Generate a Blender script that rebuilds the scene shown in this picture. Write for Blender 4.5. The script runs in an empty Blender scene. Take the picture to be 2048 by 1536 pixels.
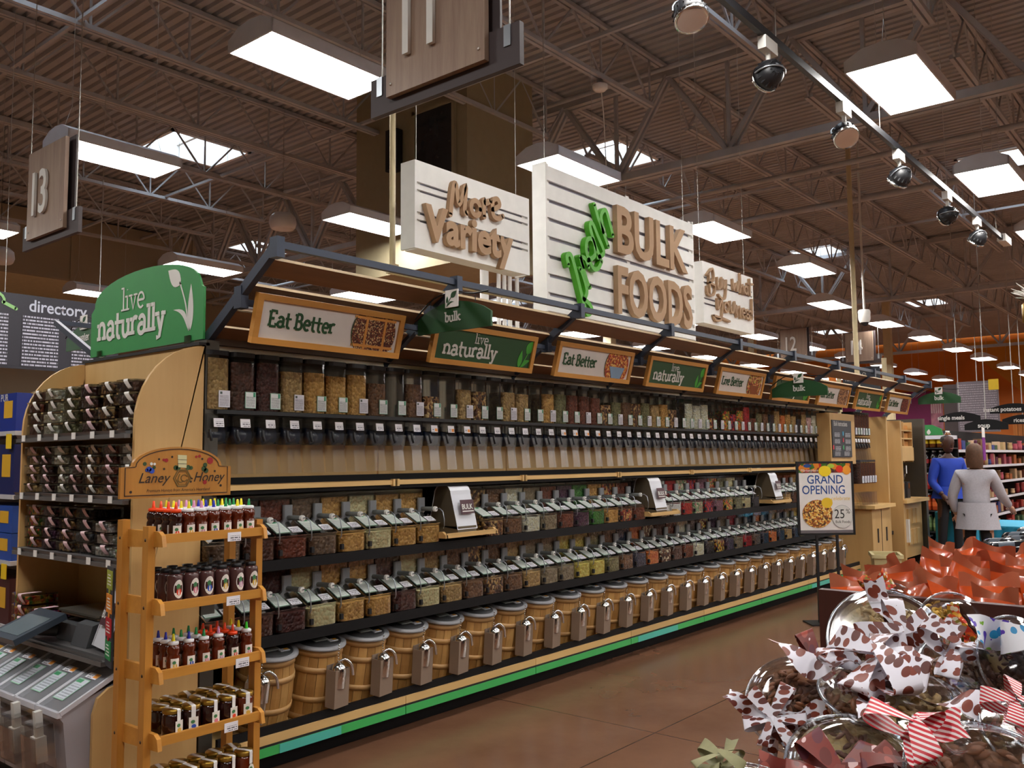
import bpy, bmesh, math, random
from mathutils import Vector, Matrix, Euler
pi = math.pi
S = bpy.context.scene
C = S.collection
# ---------------------------------------------------------------- camera, world, light, exposure
cam_d = bpy.data.cameras.new('camera'); cam = bpy.data.objects.new('camera', cam_d); C.objects.link(cam)
cam_d.sensor_width = 36.0; cam_d.lens = 1778.2 / 2048 * 36.0; cam_d.clip_start = 0.05; cam_d.clip_end = 200
_yaw, _pitch, _roll = 0.879394, 0.0841398, -0.00902496
_f = Vector((math.sin(_yaw) * math.cos(_pitch), math.cos(_yaw) * math.cos(_pitch), math.sin(_pitch)))
_r = Vector((math.cos(_yaw), -math.sin(_yaw), 0)); _u = _r.cross(_f)
_r2 = _r * math.cos(_roll) + _u * math.sin(_roll); _u2 = -_r * math.sin(_roll) + _u * math.cos(_roll)
cam.matrix_world = Matrix(((_r2.x, _u2.x, -_f.x, 0), (_r2.y, _u2.y, -_f.y, 0), (_r2.z, _u2.z, -_f.z, 1.6), (0, 0, 0, 1)))
S.camera = cam
W = bpy.data.worlds.new('sky'); S.world = W; W.use_nodes = True
W.node_tree.nodes['Background'].inputs[0].default_value = (0.80, 0.90, 1.0, 1)
W.node_tree.nodes['Background'].inputs[1].default_value = 5.0
S.view_settings.view_transform = 'Standard'; S.view_settings.look = 'None'
S.view_settings.exposure = 0.9; S.view_settings.gamma = 1.0; S.view_settings.use_curve_mapping = False
LAMP = 20.0          # radiance of the hanging fluorescent diffusers
S.cycles.transparent_max_bounces = 32; S.cycles.max_bounces = 10; S.cycles.diffuse_bounces = 5; S.cycles.glossy_bounces = 4
S.cycles.sample_clamp_indirect = 6.0
S.cycles.caustics_reflective = False; S.cycles.caustics_refractive = False
RND = random.Random(11)
# ---------------------------------------------------------------- materials
def srgb(h):
    if isinstance(h, str):
        h = h.lstrip('#'); c = [int(h[i:i + 2], 16) / 255 for i in (0, 2, 4)]
        return tuple(x / 12.92 if x <= 0.04045 else ((x + 0.055) / 1.055) ** 2.4 for x in c)
    return tuple(h)
_mats = {}
def nodes_of(m):
    m.use_nodes = True; nt = m.node_tree
    return nt, nt.nodes, nt.links, nt.nodes['Principled BSDF']
def mat(name, col, rough=0.5, metal=0.0, coat=0.0, var=0.0, scale=8.0, bump=0.0, spec=None, stretch=(1, 1, 1), emit=0):
    if name in _mats: return _mats[name]
    m = bpy.data.materials.new(name); nt, N, L, b = nodes_of(m); c = srgb(col)
    b.inputs['Base Color'].default_value = (*c, 1); b.inputs['Roughness'].default_value = rough
    b.inputs['Metallic'].default_value = metal; b.inputs['Coat Weight'].default_value = coat
    if spec is not None: b.inputs['Specular IOR Level'].default_value = spec
    if emit: b.inputs['Emission Color'].default_value = (*c, 1); b.inputs['Emission Strength'].default_value = emit
    tc = N.new('ShaderNodeTexCoord'); mp = N.new('ShaderNodeMapping'); mp.inputs['Scale'].default_value = stretch
    L.new(tc.outputs['Object'], mp.inputs[0])
    nz = N.new('ShaderNodeTexNoise'); nz.inputs['Scale'].default_value = scale; nz.inputs['Detail'].default_value = 4
    L.new(mp.outputs[0], nz.inputs['Vector'])
    v = var if var else 0.04
    rp = N.new('ShaderNodeValToRGB'); rp.color_ramp.elements[0].position = 0.3; rp.color_ramp.elements[1].position = 0.72
    rp.color_ramp.elements[0].color = (*[max(0, x * (1 - v)) for x in c], 1)
    rp.color_ramp.elements[1].color = (*[min(1, x * (1 + v)) for x in c], 1)
    L.new(nz.outputs['Fac'], rp.inputs[0]); L.new(rp.outputs[0], b.inputs['Base Color'])
    if bump:
        bp = N.new('ShaderNodeBump'); bp.inputs['Strength'].default_value = bump; bp.inputs['Distance'].default_value = 0.01
        L.new(nz.outputs['Fac'], bp.inputs['Height']); L.new(bp.outputs[0], b.inputs['Normal'])
    _mats[name] = m; return m
def wood(name, col, dark, rough=0.45, axis=0, scale=14.0, coat=0.1):
    if name in _mats: return _mats[name]
    m = bpy.data.materials.new(name); nt, N, L, b = nodes_of(m)
    tc = N.new('ShaderNodeTexCoord'); mp = N.new('ShaderNodeMapping')
    s = [1.0, 1.0, 1.0]; s[axis] = 0.09; mp.inputs['Scale'].default_value = s
    oi = N.new('ShaderNodeObjectInfo'); ad = N.new('ShaderNodeVectorMath'); ad.operation = 'ADD'
    L.new(tc.outputs['Object'], ad.inputs[0]); L.new(oi.outputs['Location'], ad.inputs[1]); L.new(ad.outputs[0], mp.inputs[0])
    nz = N.new('ShaderNodeTexNoise'); nz.inputs['Scale'].default_value = scale; nz.inputs['Detail'].default_value = 6; nz.inputs['Roughness'].default_value = 0.65
    L.new(mp.outputs[0], nz.inputs['Vector'])
    rp = N.new('ShaderNodeValToRGB'); rp.color_ramp.elements[0].position = 0.32; rp.color_ramp.elements[1].position = 0.66
    rp.color_ramp.elements[0].color = (*srgb(dark), 1); rp.color_ramp.elements[1].color = (*srgb(col), 1)
    L.new(nz.outputs['Fac'], rp.inputs[0])
    hs = N.new('ShaderNodeHueSaturation'); mr = N.new('ShaderNodeMapRange'); mr.inputs['To Min'].default_value = 0.88; mr.inputs['To Max'].default_value = 1.1
    L.new(oi.outputs['Random'], mr.inputs[0]); L.new(mr.outputs[0], hs.inputs['Value']); L.new(rp.outputs[0], hs.inputs['Color'])
    L.new(hs.outputs[0], b.inputs['Base Color'])
    b.inputs['Roughness'].default_value = rough; b.inputs['Coat Weight'].default_value = coat; b.inputs['Coat Roughness'].default_value = 0.25
    _mats[name] = m; return m
def clear(name, tint=(0.93, 0.95, 0.95), k=0.9, base=0.025, rough=0.08):
    """thin clear plastic or glass: mostly transmits, reflects more at grazing angles"""
    if name in _mats: return _mats[name]
    m = bpy.data.materials.new(name); m.use_nodes = True; nt = m.node_tree; N = nt.nodes; L = nt.links
    N.clear(); out = N.new('ShaderNodeOutputMaterial'); tr = N.new('ShaderNodeBsdfTransparent'); gl = N.new('ShaderNodeBsdfGlossy')
    tr.inputs[0].default_value = (*tint, 1); gl.inputs['Roughness'].default_value = rough; gl.inputs[0].default_value = (1, 1, 1, 1)
    fr = N.new('ShaderNodeFresnel'); fr.inputs['IOR'].default_value = 1.45
    ml = N.new('ShaderNodeMath'); ml.operation = 'MULTIPLY_ADD'; ml.inputs[1].default_value = k; ml.inputs[2].default_value = base; ml.use_clamp = True
    L.new(fr.outputs[0], ml.inputs[0]); mx = N.new('ShaderNodeMixShader'); L.new(ml.outputs[0], mx.inputs[0])
    L.new(tr.outputs[0], mx.inputs[1]); L.new(gl.outputs[0], mx.inputs[2]); L.new(mx.outputs[0], out.inputs[0])
    _mats[name] = m; return m
def frosted(name, col, alpha=0.5, rough=0.35):
    if name in _mats: return _mats[name]
    m = bpy.data.materials.new(name); nt, N, L, b = nodes_of(m)
    b.inputs['Base Color'].default_value = (*srgb(col), 1); b.inputs['Roughness'].default_value = rough; b.inputs['Alpha'].default_value = alpha
    _mats[name] = m; return m
def bits(name, cols, scale=60.0, rough=0.5, bump=0.9, coat=0.0):
    """a heap of small pieces: one Voronoi cell per piece, rounded by relief"""
    if name in _mats: return _mats[name]
    m = bpy.data.materials.new(name); nt, N, L, b = nodes_of(m)
    g = N.new('ShaderNodeNewGeometry'); vo = N.new('ShaderNodeTexVoronoi'); vo.inputs['Scale'].default_value = scale; vo.inputs['Randomness'].default_value = 0.95
    nz = N.new('ShaderNodeTexNoise'); nz.inputs['Scale'].default_value = scale * 0.6
    ad = N.new('ShaderNodeVectorMath'); ad.operation = 'MULTIPLY_ADD'; ad.inputs[1].default_value = (0.5 / scale,) * 3
    L.new(nz.outputs['Color'], ad.inputs[0]); L.new(g.outputs['Position'], ad.inputs[2]); L.new(ad.outputs[0], vo.inputs['Vector']); L.new(g.outputs['Position'], nz.inputs['Vector'])
    rp = N.new('ShaderNodeValToRGB'); rp.color_ramp.interpolation = 'CONSTANT' if len(cols) > 2 else 'LINEAR'
    e = rp.color_ramp.elements
    while len(e) < len(cols): e.new(0.5)
    for i, c in enumerate(cols): e[i].position = i / len(cols) if len(cols) > 2 else i; e[i].color = (*srgb(c), 1)
    sp = N.new('ShaderNodeSeparateColor'); L.new(vo.outputs['Color'], sp.inputs[0]); L.new(sp.outputs[0], rp.inputs[0]); L.new(rp.outputs[0], b.inputs['Base Color'])
    bp = N.new('ShaderNodeBump'); bp.inputs['Strength'].default_value = bump; bp.inputs['Distance'].default_value = 0.6 / scale; bp.invert = True
    L.new(vo.outputs['Distance'], bp.inputs['Height']); L.new(bp.outputs[0], b.inputs['Normal'])
    b.inputs['Roughness'].default_value = rough; b.inputs['Coat Weight'].default_value = coat
    _mats[name] = m; return m
def printed(name, paper, ink, lines=12, block=None, blockbox=(0.7, 0.75, 0.95, 1.0), ax=('X', 'Z'), x0=0.08, x1=0.9, z0=0.06, z1=0.72, border=None, rough=0.5):
    """a printed label: rows of small type and a coloured block, laid out over the bounding box of the card"""
    if name in _mats: return _mats[name]
    m = bpy.data.materials.new(name); nt, N, L, b = nodes_of(m)
    tc = N.new('ShaderNodeTexCoord'); sp = N.new('ShaderNodeSeparateXYZ'); L.new(tc.outputs['Generated'], sp.inputs[0])
    U, V = sp.outputs[ax[0]], sp.outputs[ax[1]]
    def mth(op, a, bb=None, c=None):
        n = N.new('ShaderNodeMath'); n.operation = op
        for i, v in enumerate((a, bb, c)):
            if v is None: continue
            if isinstance(v, (int, float)): n.inputs[i].default_value = v
            else: L.new(v, n.inputs[i])
        return n.outputs[0]
    def box(a0, b0, a1, b1):
        return mth('MULTIPLY', mth('MULTIPLY', mth('GREATER_THAN', U, a0), mth('LESS_THAN', U, a1)), mth('MULTIPLY', mth('GREATER_THAN', V, b0), mth('LESS_THAN', V, b1)))
    row = mth('FRACT', mth('MULTIPLY', V, float(lines)))
    band = mth('MULTIPLY', mth('GREATER_THAN', row, 0.3), mth('LESS_THAN', row, 0.78))
    cb = N.new('ShaderNodeCombineXYZ'); L.new(mth('MULTIPLY', U, lines * 2.4), cb.inputs[0]); L.new(mth('FLOOR', mth('MULTIPLY', V, float(lines))), cb.inputs[1])
    nz = N.new('ShaderNodeTexNoise'); nz.inputs['Scale'].default_value = 1.0; nz.inputs['Detail'].default_value = 2; L.new(cb.outputs[0], nz.inputs['Vector'])
    txt = mth('MULTIPLY', mth('MULTIPLY', band, mth('GREATER_THAN', nz.outputs['Fac'], 0.46)), box(x0, z0, x1, z1))
    def mix(f, a, c):
        n = N.new('ShaderNodeMix'); n.data_type = 'RGBA'; L.new(f, n.inputs[0])
        if isinstance(a, tuple): n.inputs[6].default_value = (*a, 1)
        else: L.new(a, n.inputs[6])
        n.inputs[7].default_value = (*c, 1); return n.outputs[2]
    col = mix(txt, srgb(paper), srgb(ink))
    if block: col = mix(box(*blockbox), col, srgb(block))
    if border: 
        inv = mth('SUBTRACT', 1.0, box(0.04, 0.04, 0.96, 0.96)); col = mix(inv, col, srgb(border))
    L.new(col, b.inputs['Base Color']); b.inputs['Roughness'].default_value = rough
    _mats[name] = m; return m
def lamp_mat(name, col, s):
    if name in _mats: return _mats[name]
    m = bpy.data.materials.new(name); nt, N, L, b = nodes_of(m)
    b.inputs['Base Color'].default_value = (0.8, 0.8, 0.8, 1); b.inputs['Emission Color'].default_value = (*col, 1); b.inputs['Emission Strength'].default_value = s
    _mats[name] = m; return m
# ---------------------------------------------------------------- mesh helpers
class MB:
    def __init__(s): s.v = []; s.f = []; s.mi = []; s.sm = []
    def add(s, vs, fs, mi=0, sm=False):
        o = len(s.v); s.v.extend([tuple(p) for p in vs])
        for f in fs: s.f.append([i + o for i in f]); s.mi.append(mi); s.sm.append(sm)
        return s
    def box(s, x0, y0, z0, x1, y1, z1, mi=0):
        vs = [(x, y, z) for z in (z0, z1) for y in (y0, y1) for x in (x0, x1)]
        return s.add(vs, [(0, 2, 3, 1), (4, 5, 7, 6), (0, 1, 5, 4), (2, 6, 7, 3), (0, 4, 6, 2), (1, 3, 7, 5)], mi)
    def cbox(s, x, y, z, dx, dy, dz, mi=0): return s.box(x - dx / 2, y - dy / 2, z - dz / 2, x + dx / 2, y + dy / 2, z + dz / 2, mi)
    def rbox(s, x0, y0, z0, x1, y1, z1, r=0.01, mi=0):
        """box with bevelled vertical edges"""
        p = [(x0 + r, y0), (x1 - r, y0), (x1, y0 + r), (x1, y1 - r), (x1 - r, y1), (x0 + r, y1), (x0, y1 - r), (x0, y0 + r)]
        return s.prism(p, z0, z1, mi=mi)
    def prism(s, poly, a, b, M=None, mi=0, sm=False, caps=True):
        """2-D polygon (u,v) extruded from a to b along w; M maps (u,v,w) to space (default u=x v=y w=z)"""
        n = len(poly); vs = [Vector((p[0], p[1], a)) for p in poly] + [Vector((p[0], p[1], b)) for p in poly]
        if M: vs = [M @ v for v in vs]
        fs = [(i, (i + 1) % n, n + (i + 1) % n, n + i) for i in range(n)]
        s.add(vs, fs, mi, sm)
        if caps: s.add(vs, [list(range(n))[::-1], list(range(n, 2 * n))], mi)
        return s
    def bar(s, p, q, w, h, up=(0, 0, 1), mi=0):
        p = Vector(p); q = Vector(q); d = (q - p); L = d.length; d.normalize(); u = Vector(up)
        if abs(d.dot(u)) > 0.98: u = Vector((0, 1, 0))
        x = d.cross(u).normalized(); y = x.cross(d).normalized()
        vs = [a + x * (sx * w / 2) + y * (sy * h / 2) for a in (p, q) for sx, sy in ((-1, -1), (1, -1), (1, 1), (-1, 1))]
        return s.add(vs, [(0, 3, 2, 1), (4, 5, 6, 7), (0, 1, 5, 4), (1, 2, 6, 5), (2, 3, 7, 6), (3, 0, 4, 7)], mi)
    def tube(s, pts, r, n=8, mi=0, cap=True, sm=True):
        pts = [Vector(p) for p in pts]; rs = r if isinstance(r, (list, tuple)) else [r] * len(pts); vs = []
        d0 = (pts[1] - pts[0]).normalized(); u = Vector((0, 0, 1)) if abs(d0.z) < 0.9 else Vector((1, 0, 0)); x = d0.cross(u).normalized()
        for i, p in enumerate(pts):
            d = (pts[min(i + 1, len(pts) - 1)] - pts[max(i - 1, 0)]).normalized()
            x = (x - d * x.dot(d)).normalized(); y = d.cross(x)
            vs += [p + (x * math.cos(2 * pi * k / n) + y * math.sin(2 * pi * k / n)) * rs[i] for k in range(n)]
        fs = [(i * n + k, i * n + (k + 1) % n, (i + 1) * n + (k + 1) % n, (i + 1) * n + k) for i in range(len(pts) - 1) for k in range(n)]
        s.add(vs, fs, mi, sm)
        if cap: s.add(vs, [list(range(n))[::-1], list(range(len(vs) - n, len(vs)))], mi)
        return s
    def lathe(s, prof, n=24, M=None, mi=0, sm=True, a0=0.0, a1=2 * pi):
        full = abs(a1 - a0 - 2 * pi) < 1e-6; m = n if full else n + 1; vs = []
        for r, z in prof:
            for k in range(m):
                a = a0 + (a1 - a0) * k / n; vs.append(Vector((r * math.cos(a), r * math.sin(a), z)))
        if M: vs = [M @ v for v in vs]
        fs = []
        for i in range(len(prof) - 1):
            for k in range(n):
                k2 = (k + 1) % m; fs.append((i * m + k, i * m + k2, (i + 1) * m + k2, (i + 1) * m + k))
        s.add(vs, fs, mi, sm)
        if full:
            if prof[0][0] > 1e-5: s.add(vs[:m], [list(range(m))[::-1]], mi)
            if prof[-1][0] > 1e-5: s.add(vs[-m:], [list(range(m))], mi)
        return s
    def quad(s, a, b, c, d, mi=0): return s.add([a, b, c, d], [(0, 1, 2, 3)], mi)
    def grid(s, fn, nu, nv, mi=0, sm=True):
        vs = [fn(i / nu, j / nv) for j in range(nv + 1) for i in range(nu + 1)]
        return s.add(vs, [(j * (nu + 1) + i, j * (nu + 1) + i + 1, (j + 1) * (nu + 1) + i + 1, (j + 1) * (nu + 1) + i) for j in range(nv) for i in range(nu)], mi, sm)
    def mesh(s, name, mats):
        me = bpy.data.meshes.new(name); me.from_pydata(s.v, [], s.f)
        if not isinstance(mats, (list, tuple)): mats = [mats]
        for m in mats: me.materials.append(m)
        if len(mats) > 1: me.polygons.foreach_set('material_index', s.mi)
        me.polygons.foreach_set('use_smooth', s.sm); me.update(); return me
    def build(s, name, mats, parent=None, loc=None, rot=None):
        return place(name, s.mesh(name, mats), parent, loc, rot)
def place(name, me, parent=None, loc=None, rot=None):
    o = bpy.data.objects.new(name, me); C.objects.link(o)
    if parent: o.parent = parent
    if loc is not None: o.location = loc
    if rot is not None: o.rotation_euler = rot
    return o
def tag(o, label=None, cat=None, group=None, kind=None):
    if label: o['label'] = label
    if cat: o['category'] = cat
    if group: o['group'] = group
    if kind: o['kind'] = kind
    return o
def thing(name, label, cat, loc=(0, 0, 0), rot=(0, 0, 0), group=None):
    o = bpy.data.objects.new(name, None); C.objects.link(o); o.location = loc; o.rotation_euler = rot; o.empty_display_size = 0.05
    return tag(o, label, cat, group)
def dup(root, loc, rot=None, label=None, group=None):
    r = root.copy(); C.objects.link(r); r.location = loc
    if rot is not None: r.rotation_euler = rot
    if label: r['label'] = label
    if group: r['group'] = group
    for ch in root.children:
        c = ch.copy(); C.objects.link(c); c.parent = r
        for g in ch.children:
            d = g.copy(); C.objects.link(d); d.parent = c
    return r
ORD = 'first second third fourth fifth sixth seventh eighth ninth tenth eleventh twelfth thirteenth fourteenth fifteenth sixteenth seventeenth eighteenth nineteenth'.split()
def ordinal(n):
    if n < 20: return ORD[n - 1]
    t = {2: 'twent', 3: 'thirt', 4: 'fort', 5: 'fift', 6: 'sixt'}[n // 10]
    return t + ('ieth' if n % 10 == 0 else 'y-' + ORD[n % 10 - 1])
FACE = Matrix(((1, 0, 0, 0), (0, 0, 1, 0), (0, 1, 0, 0), (0, 0, 0, 1)))       # (u,v,w) -> x=u z=v y=w : a card facing -Y when w is 0
SIDE = Matrix(((0, 0, 1, 0), (-1, 0, 0, 0), (0, 1, 0, 0), (0, 0, 0, 1)))      # (u,v,w) -> y=-u z=v x=w : a card facing -X
# ---------------------------------------------------------------- lettering
def text_mesh(body, size=0.1, depth=0.0, bold=0.0, shear=0.0, sx=1.0, align='LEFT', space=1.0, res=3):
    cu = bpy.data.curves.new('lettering', 'FONT'); cu.body = body; cu.size = size; cu.extrude = depth / 2; cu.offset = bold; cu.shear = shear
    cu.align_x = align; cu.resolution_u = res; cu.space_character = space; cu.space_line = 0.9
    o = bpy.data.objects.new('lettering', cu); me = bpy.data.meshes.new_from_object(o)
    if sx != 1.0:
        for v in me.vertices: v.co.x *= sx
    bpy.data.objects.remove(o); bpy.data.curves.remove(cu); return me
def put_mesh(name, me, M, mats, parent=None):
    me.transform(M)
    if M.to_3x3().determinant() < 0: me.flip_normals()
    me.materials.clear(); me.materials.append(mats); me.name = name; return place(name, me, parent)
def text(name, body, M, m, parent=None, **k): return put_mesh(name, text_mesh(body, **k), M, m, parent)
def rib(mb, pts, w, d, M, round_=True, mi=0, n=6):
    """one pen stroke in the u-v plane, w wide (number or list), with depth d towards -w"""
    P = [Vector((p[0], p[1])) for p in pts]; ws = w if isinstance(w, (list, tuple)) else [w] * len(P); Lf = []; Rt = []
    for i, p in enumerate(P):
        a = P[max(i - 1, 0)]; b = P[min(i + 1, len(P) - 1)]; t = (b - a)
        if t.length < 1e-9: t = Vector((1, 0))
        t.normalize(); nrm = Vector((-t.y, t.x)); Lf.append(p + nrm * ws[i] / 2); Rt.append(p - nrm * ws[i] / 2)
    k = len(P)
    vs = []
    for w_ in (0.0, -d): vs += [M @ Vector((q.x, q.y, w_)) for q in Lf] + [M @ Vector((q.x, q.y, w_)) for q in Rt]
    fs = []
    for i in range(k - 1):
        fs += [(2 * k + i, 2 * k + i + 1, 3 * k + i + 1, 3 * k + i), (i, k + i, k + i + 1, i + 1), (i, i + 1, 2 * k + i + 1, 2 * k + i), (k + i, 3 * k + i, 3 * k + i + 1, k + i + 1)]
    fs += [(0, 2 * k, 3 * k, k), (k - 1, 2 * k - 1, 4 * k - 1, 3 * k - 1)]
    mb.add(vs, fs, mi)
    if round_:
        for p, ww in ((P[0], ws[0]), (P[-1], ws[-1])):
            mb.prism([(p.x + ww / 2 * math.cos(2 * pi * j / 8), p.y + ww / 2 * math.sin(2 * pi * j / 8)) for j in range(8)], -d, 0.0, M, mi)
def arc(cx, cy, rx, ry, a0, a1, n=10): return [(cx + rx * math.cos(math.radians(a0 + (a1 - a0) * i / n)), cy + ry * math.sin(math.radians(a0 + (a1 - a0) * i / n))) for i in range(n + 1)]
def smooth(pts, n=6):
    out = []; P = [Vector(p) for p in pts]
    for i in range(len(P) - 1):
        p0 = P[max(i - 1, 0)]; p1 = P[i]; p2 = P[i + 1]; p3 = P[min(i + 2, len(P) - 1)]
        for k in range(n):
            t = k / n; out.append(0.5 * ((2 * p1) + (p2 - p0) * t + (2 * p0 - 5 * p1 + 4 * p2 - p3) * t * t + (3 * p1 - p0 - 3 * p2 + p3) * t ** 3))
    out.append(P[-1]); return [tuple(p) for p in out]
# slab-serif letters: strokes (polylines) and serif bars, x-height 1, stem width set by weight; value = (strokes, serifs, advance)
SLAB = {
 'n': ([[(.2, 0), (.2, 1)], arc(.55, .62, .35, .38, 160, 0, 8) + [(.9, 0)]], [(.0, .42, 0), (.68, 1.12, 0), (.0, .2, 1)], 1.2),
 'u': ([[(.2, 1), (.2, .38)] + arc(.52, .38, .32, .38, 180, 330, 8), [(.88, 1), (.88, 0)]], [(.0, .22, 1), (.68, .9, 1), (.88, 1.1, 0)], 1.18),
 'a': ([arc(.48, .68, .34, .32, 160, 0, 8) + [(.82, 0)], arc(.46, .28, .36, .28, 60, 360, 12)], [(.8, 1.04, 0)], 1.08),
 't': ([[(.3, 1.45), (.3, .3)] + arc(.55, .3, .25, .3, 180, 300, 6)], [(.05, .72, 1)], .82),
 'r': ([[(.2, 0), (.2, 1)], arc(.55, .6, .35, .38, 160, 50, 6)], [(.0, .46, 0), (.0, .2, 1)], .86),
 'l': ([[(.24, 0), (.24, 1.6)]], [(.02, .48, 0), (.02, .24, 1.6)], .52),
 'y': ([[(.18, 1), (.52, .05)], [(.9, 1), (.45, -.38), (.12, -.42)]], [(.0, .4, 1), (.7, 1.08, 1)], 1.08),
 'i': ([[(.24, 0), (.24, 1)], [(.24, 1.36), (.24, 1.42)]], [(.02, .48, 0), (.02, .24, 1)], .52),
 'v': ([[(.16, 1), (.5, 0), (.84, 1)]], [(.0, .36, 1), (.64, 1.0, 1)], 1.0),
 'e': ([[(.14, .52), (.9, .52)], arc(.52, .5, .4, .5, 0, 310, 16)], [], 1.04),
 'E': ([[(.2, 0), (.2, 1.5)], [(.2, 0), (.95, 0), (.95, .35)], [(.2, 1.5), (.92, 1.5), (.92, 1.2)], [(.2, .78), (.7, .78)]], [(.0, .3, 0), (.0, .3, 1.5)], 1.14),
 'B': ([[(.22, 0), (.22, 1.5)], [(.22, 1.5), (.6, 1.5)] + arc(.6, 1.15, .3, .35, 90, -90, 8) + [(.22, .8)], [(.22, 0), (.62, 0)] + arc(.62, .4, .36, .4, -90, 90, 8)], [(.0, .3, 0), (.0, .3, 1.5)], 1.2),
 'L': ([[(.22, 1.5), (.22, 0), (.9, 0), (.9, .38)]], [(.0, .5, 1.5), (.0, .3, 0)], 1.05),
 'b': ([[(.2, 0), (.2, 1.6)], arc(.55, .5, .36, .5, 180, -180, 14)], [(.0, .2, 1.6)], 1.08),
 'k': ([[(.2, 0), (.2, 1.6)], [(.92, 1), (.24, .42)], [(.44, .58), (.98, 0)]], [(.0, .4, 0), (.0, .2, 1.6), (.74, 1.12, 1), (.84, 1.18, 0)], 1.2),
 'w': ([[(.14, 1), (.4, 0), (.68, .9), (.96, 0), (1.24, 1)]], [(.0, .32, 1), (1.06, 1.38, 1)], 1.4),
 ' ': ([], [], .5)}
def slab(mb, word, x, y, h, M, weight=0.24, d=0.002, sx=1.0):
    for ch in word:
        st, se, adv = SLAB[ch]
        for i, s in enumerate(st): rib(mb, [(x + p[0] * h * sx, y + p[1] * h) for p in s], weight * h, d + .0004 * i, M, False)
        for a, b, yy in se:
            off = weight * h * 0.4 if yy == 0 else (-weight * h * 0.4 if yy > 0 else 0)
            rib(mb, [(x + a * h * sx - 0.04 * h, y + yy * h + off), (x + b * h * sx + 0.04 * h, y + yy * h + off)], weight * h * 0.8, d + .0016 + .0004 * (yy > 0), M, False)
        x += adv * h * sx
    return x
def leaf(a, b, w, n=8, bend=0.0):
    a = Vector(a); b = Vector(b); t = b - a; nr = Vector((-t.y, t.x)); L1 = []; L2 = []
    for i in range(n + 1):
        s = i / n; c = a + t * s + nr * bend * math.sin(pi * s); ww = math.sin(pi * s ** 0.8) * w
        L1.append(tuple(c + nr.normalized() * ww)); L2.append(tuple(c - nr.normalized() * ww))
    return L1 + L2[::-1][1:-1]
# ---------------------------------------------------------------- palette
M_floor = None
M_black = mat('black_plastic', '#15161a', 0.45); M_dark = mat('dark_metal', '#2c2b2c', 0.45, 0.3)
M_maple = wood('maple_laminate', '#d2ac72', '#c59d62', 0.5, 2, 5.0); M_mapleh = wood('maple_edge', '#d8b478', '#cba468', 0.5, 0, 5.0)
M_oak = wood('honey_oak', '#cf8f45', '#b87a36', 0.45, 0, 9.0); M_brownboard = wood('brown_board', '#85603f', '#6f4d31', 0.55, 0, 6.0)
M_slate = mat('slate_paint', '#3a4150', 0.4, 0.4); M_steel = mat('galvanised_steel', '#9aa0a6', 0.35, 0.8)
M_joist = mat('painted_steel', '#b0b2b6', 0.6, 0.0, var=0.12, scale=3); M_white = mat('white_paint', '#eeeeea', 0.6)
M_deck = mat('roof_deck_paint', '#a6a8ac', 0.7, 0, var=0.1, scale=1.2); M_cream = mat('cream_paint', '#cfc19a', 0.6, var=0.06)
M_fix = mat('fixture_white', '#d9dbe2', 0.4); M_lamp = lamp_mat('lamp_diffuser', (1.0, 0.968, 0.925), LAMP)
M_clear = clear('clear_acrylic'); M_glass = clear('skylight_glass', (0.96, 0.98, 1.0), 0.6, 0.02, 0.03)
M_paper = mat('white_card', '#eceae6', 0.6); M_grey = mat('grey_plastic', '#8d9195', 0.4); M_green = mat('sign_green', '#2f8a46', 0.5)
M_dgreen = mat('deep_green', '#1c4a26', 0.5); M_lgreen = mat('leaf_green', '#43a336', 0.5); M_wire = mat('suspension_wire', '#b9b7b0', 0.4, 0.6)
M_tan = mat('tan_foam', '#b29272', 0.7); M_taupe = wood('grey_oak_face', '#97806c', '#82695a', 0.6, 2, 22.0); M_dbrown = mat('umber_board', '#3d3233', 0.6)
M_offwhite = mat('off_white_print', '#d9d8d3', 0.6); M_chrome = mat('chrome', '#d8d8d6', 0.12, 1.0)
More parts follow.
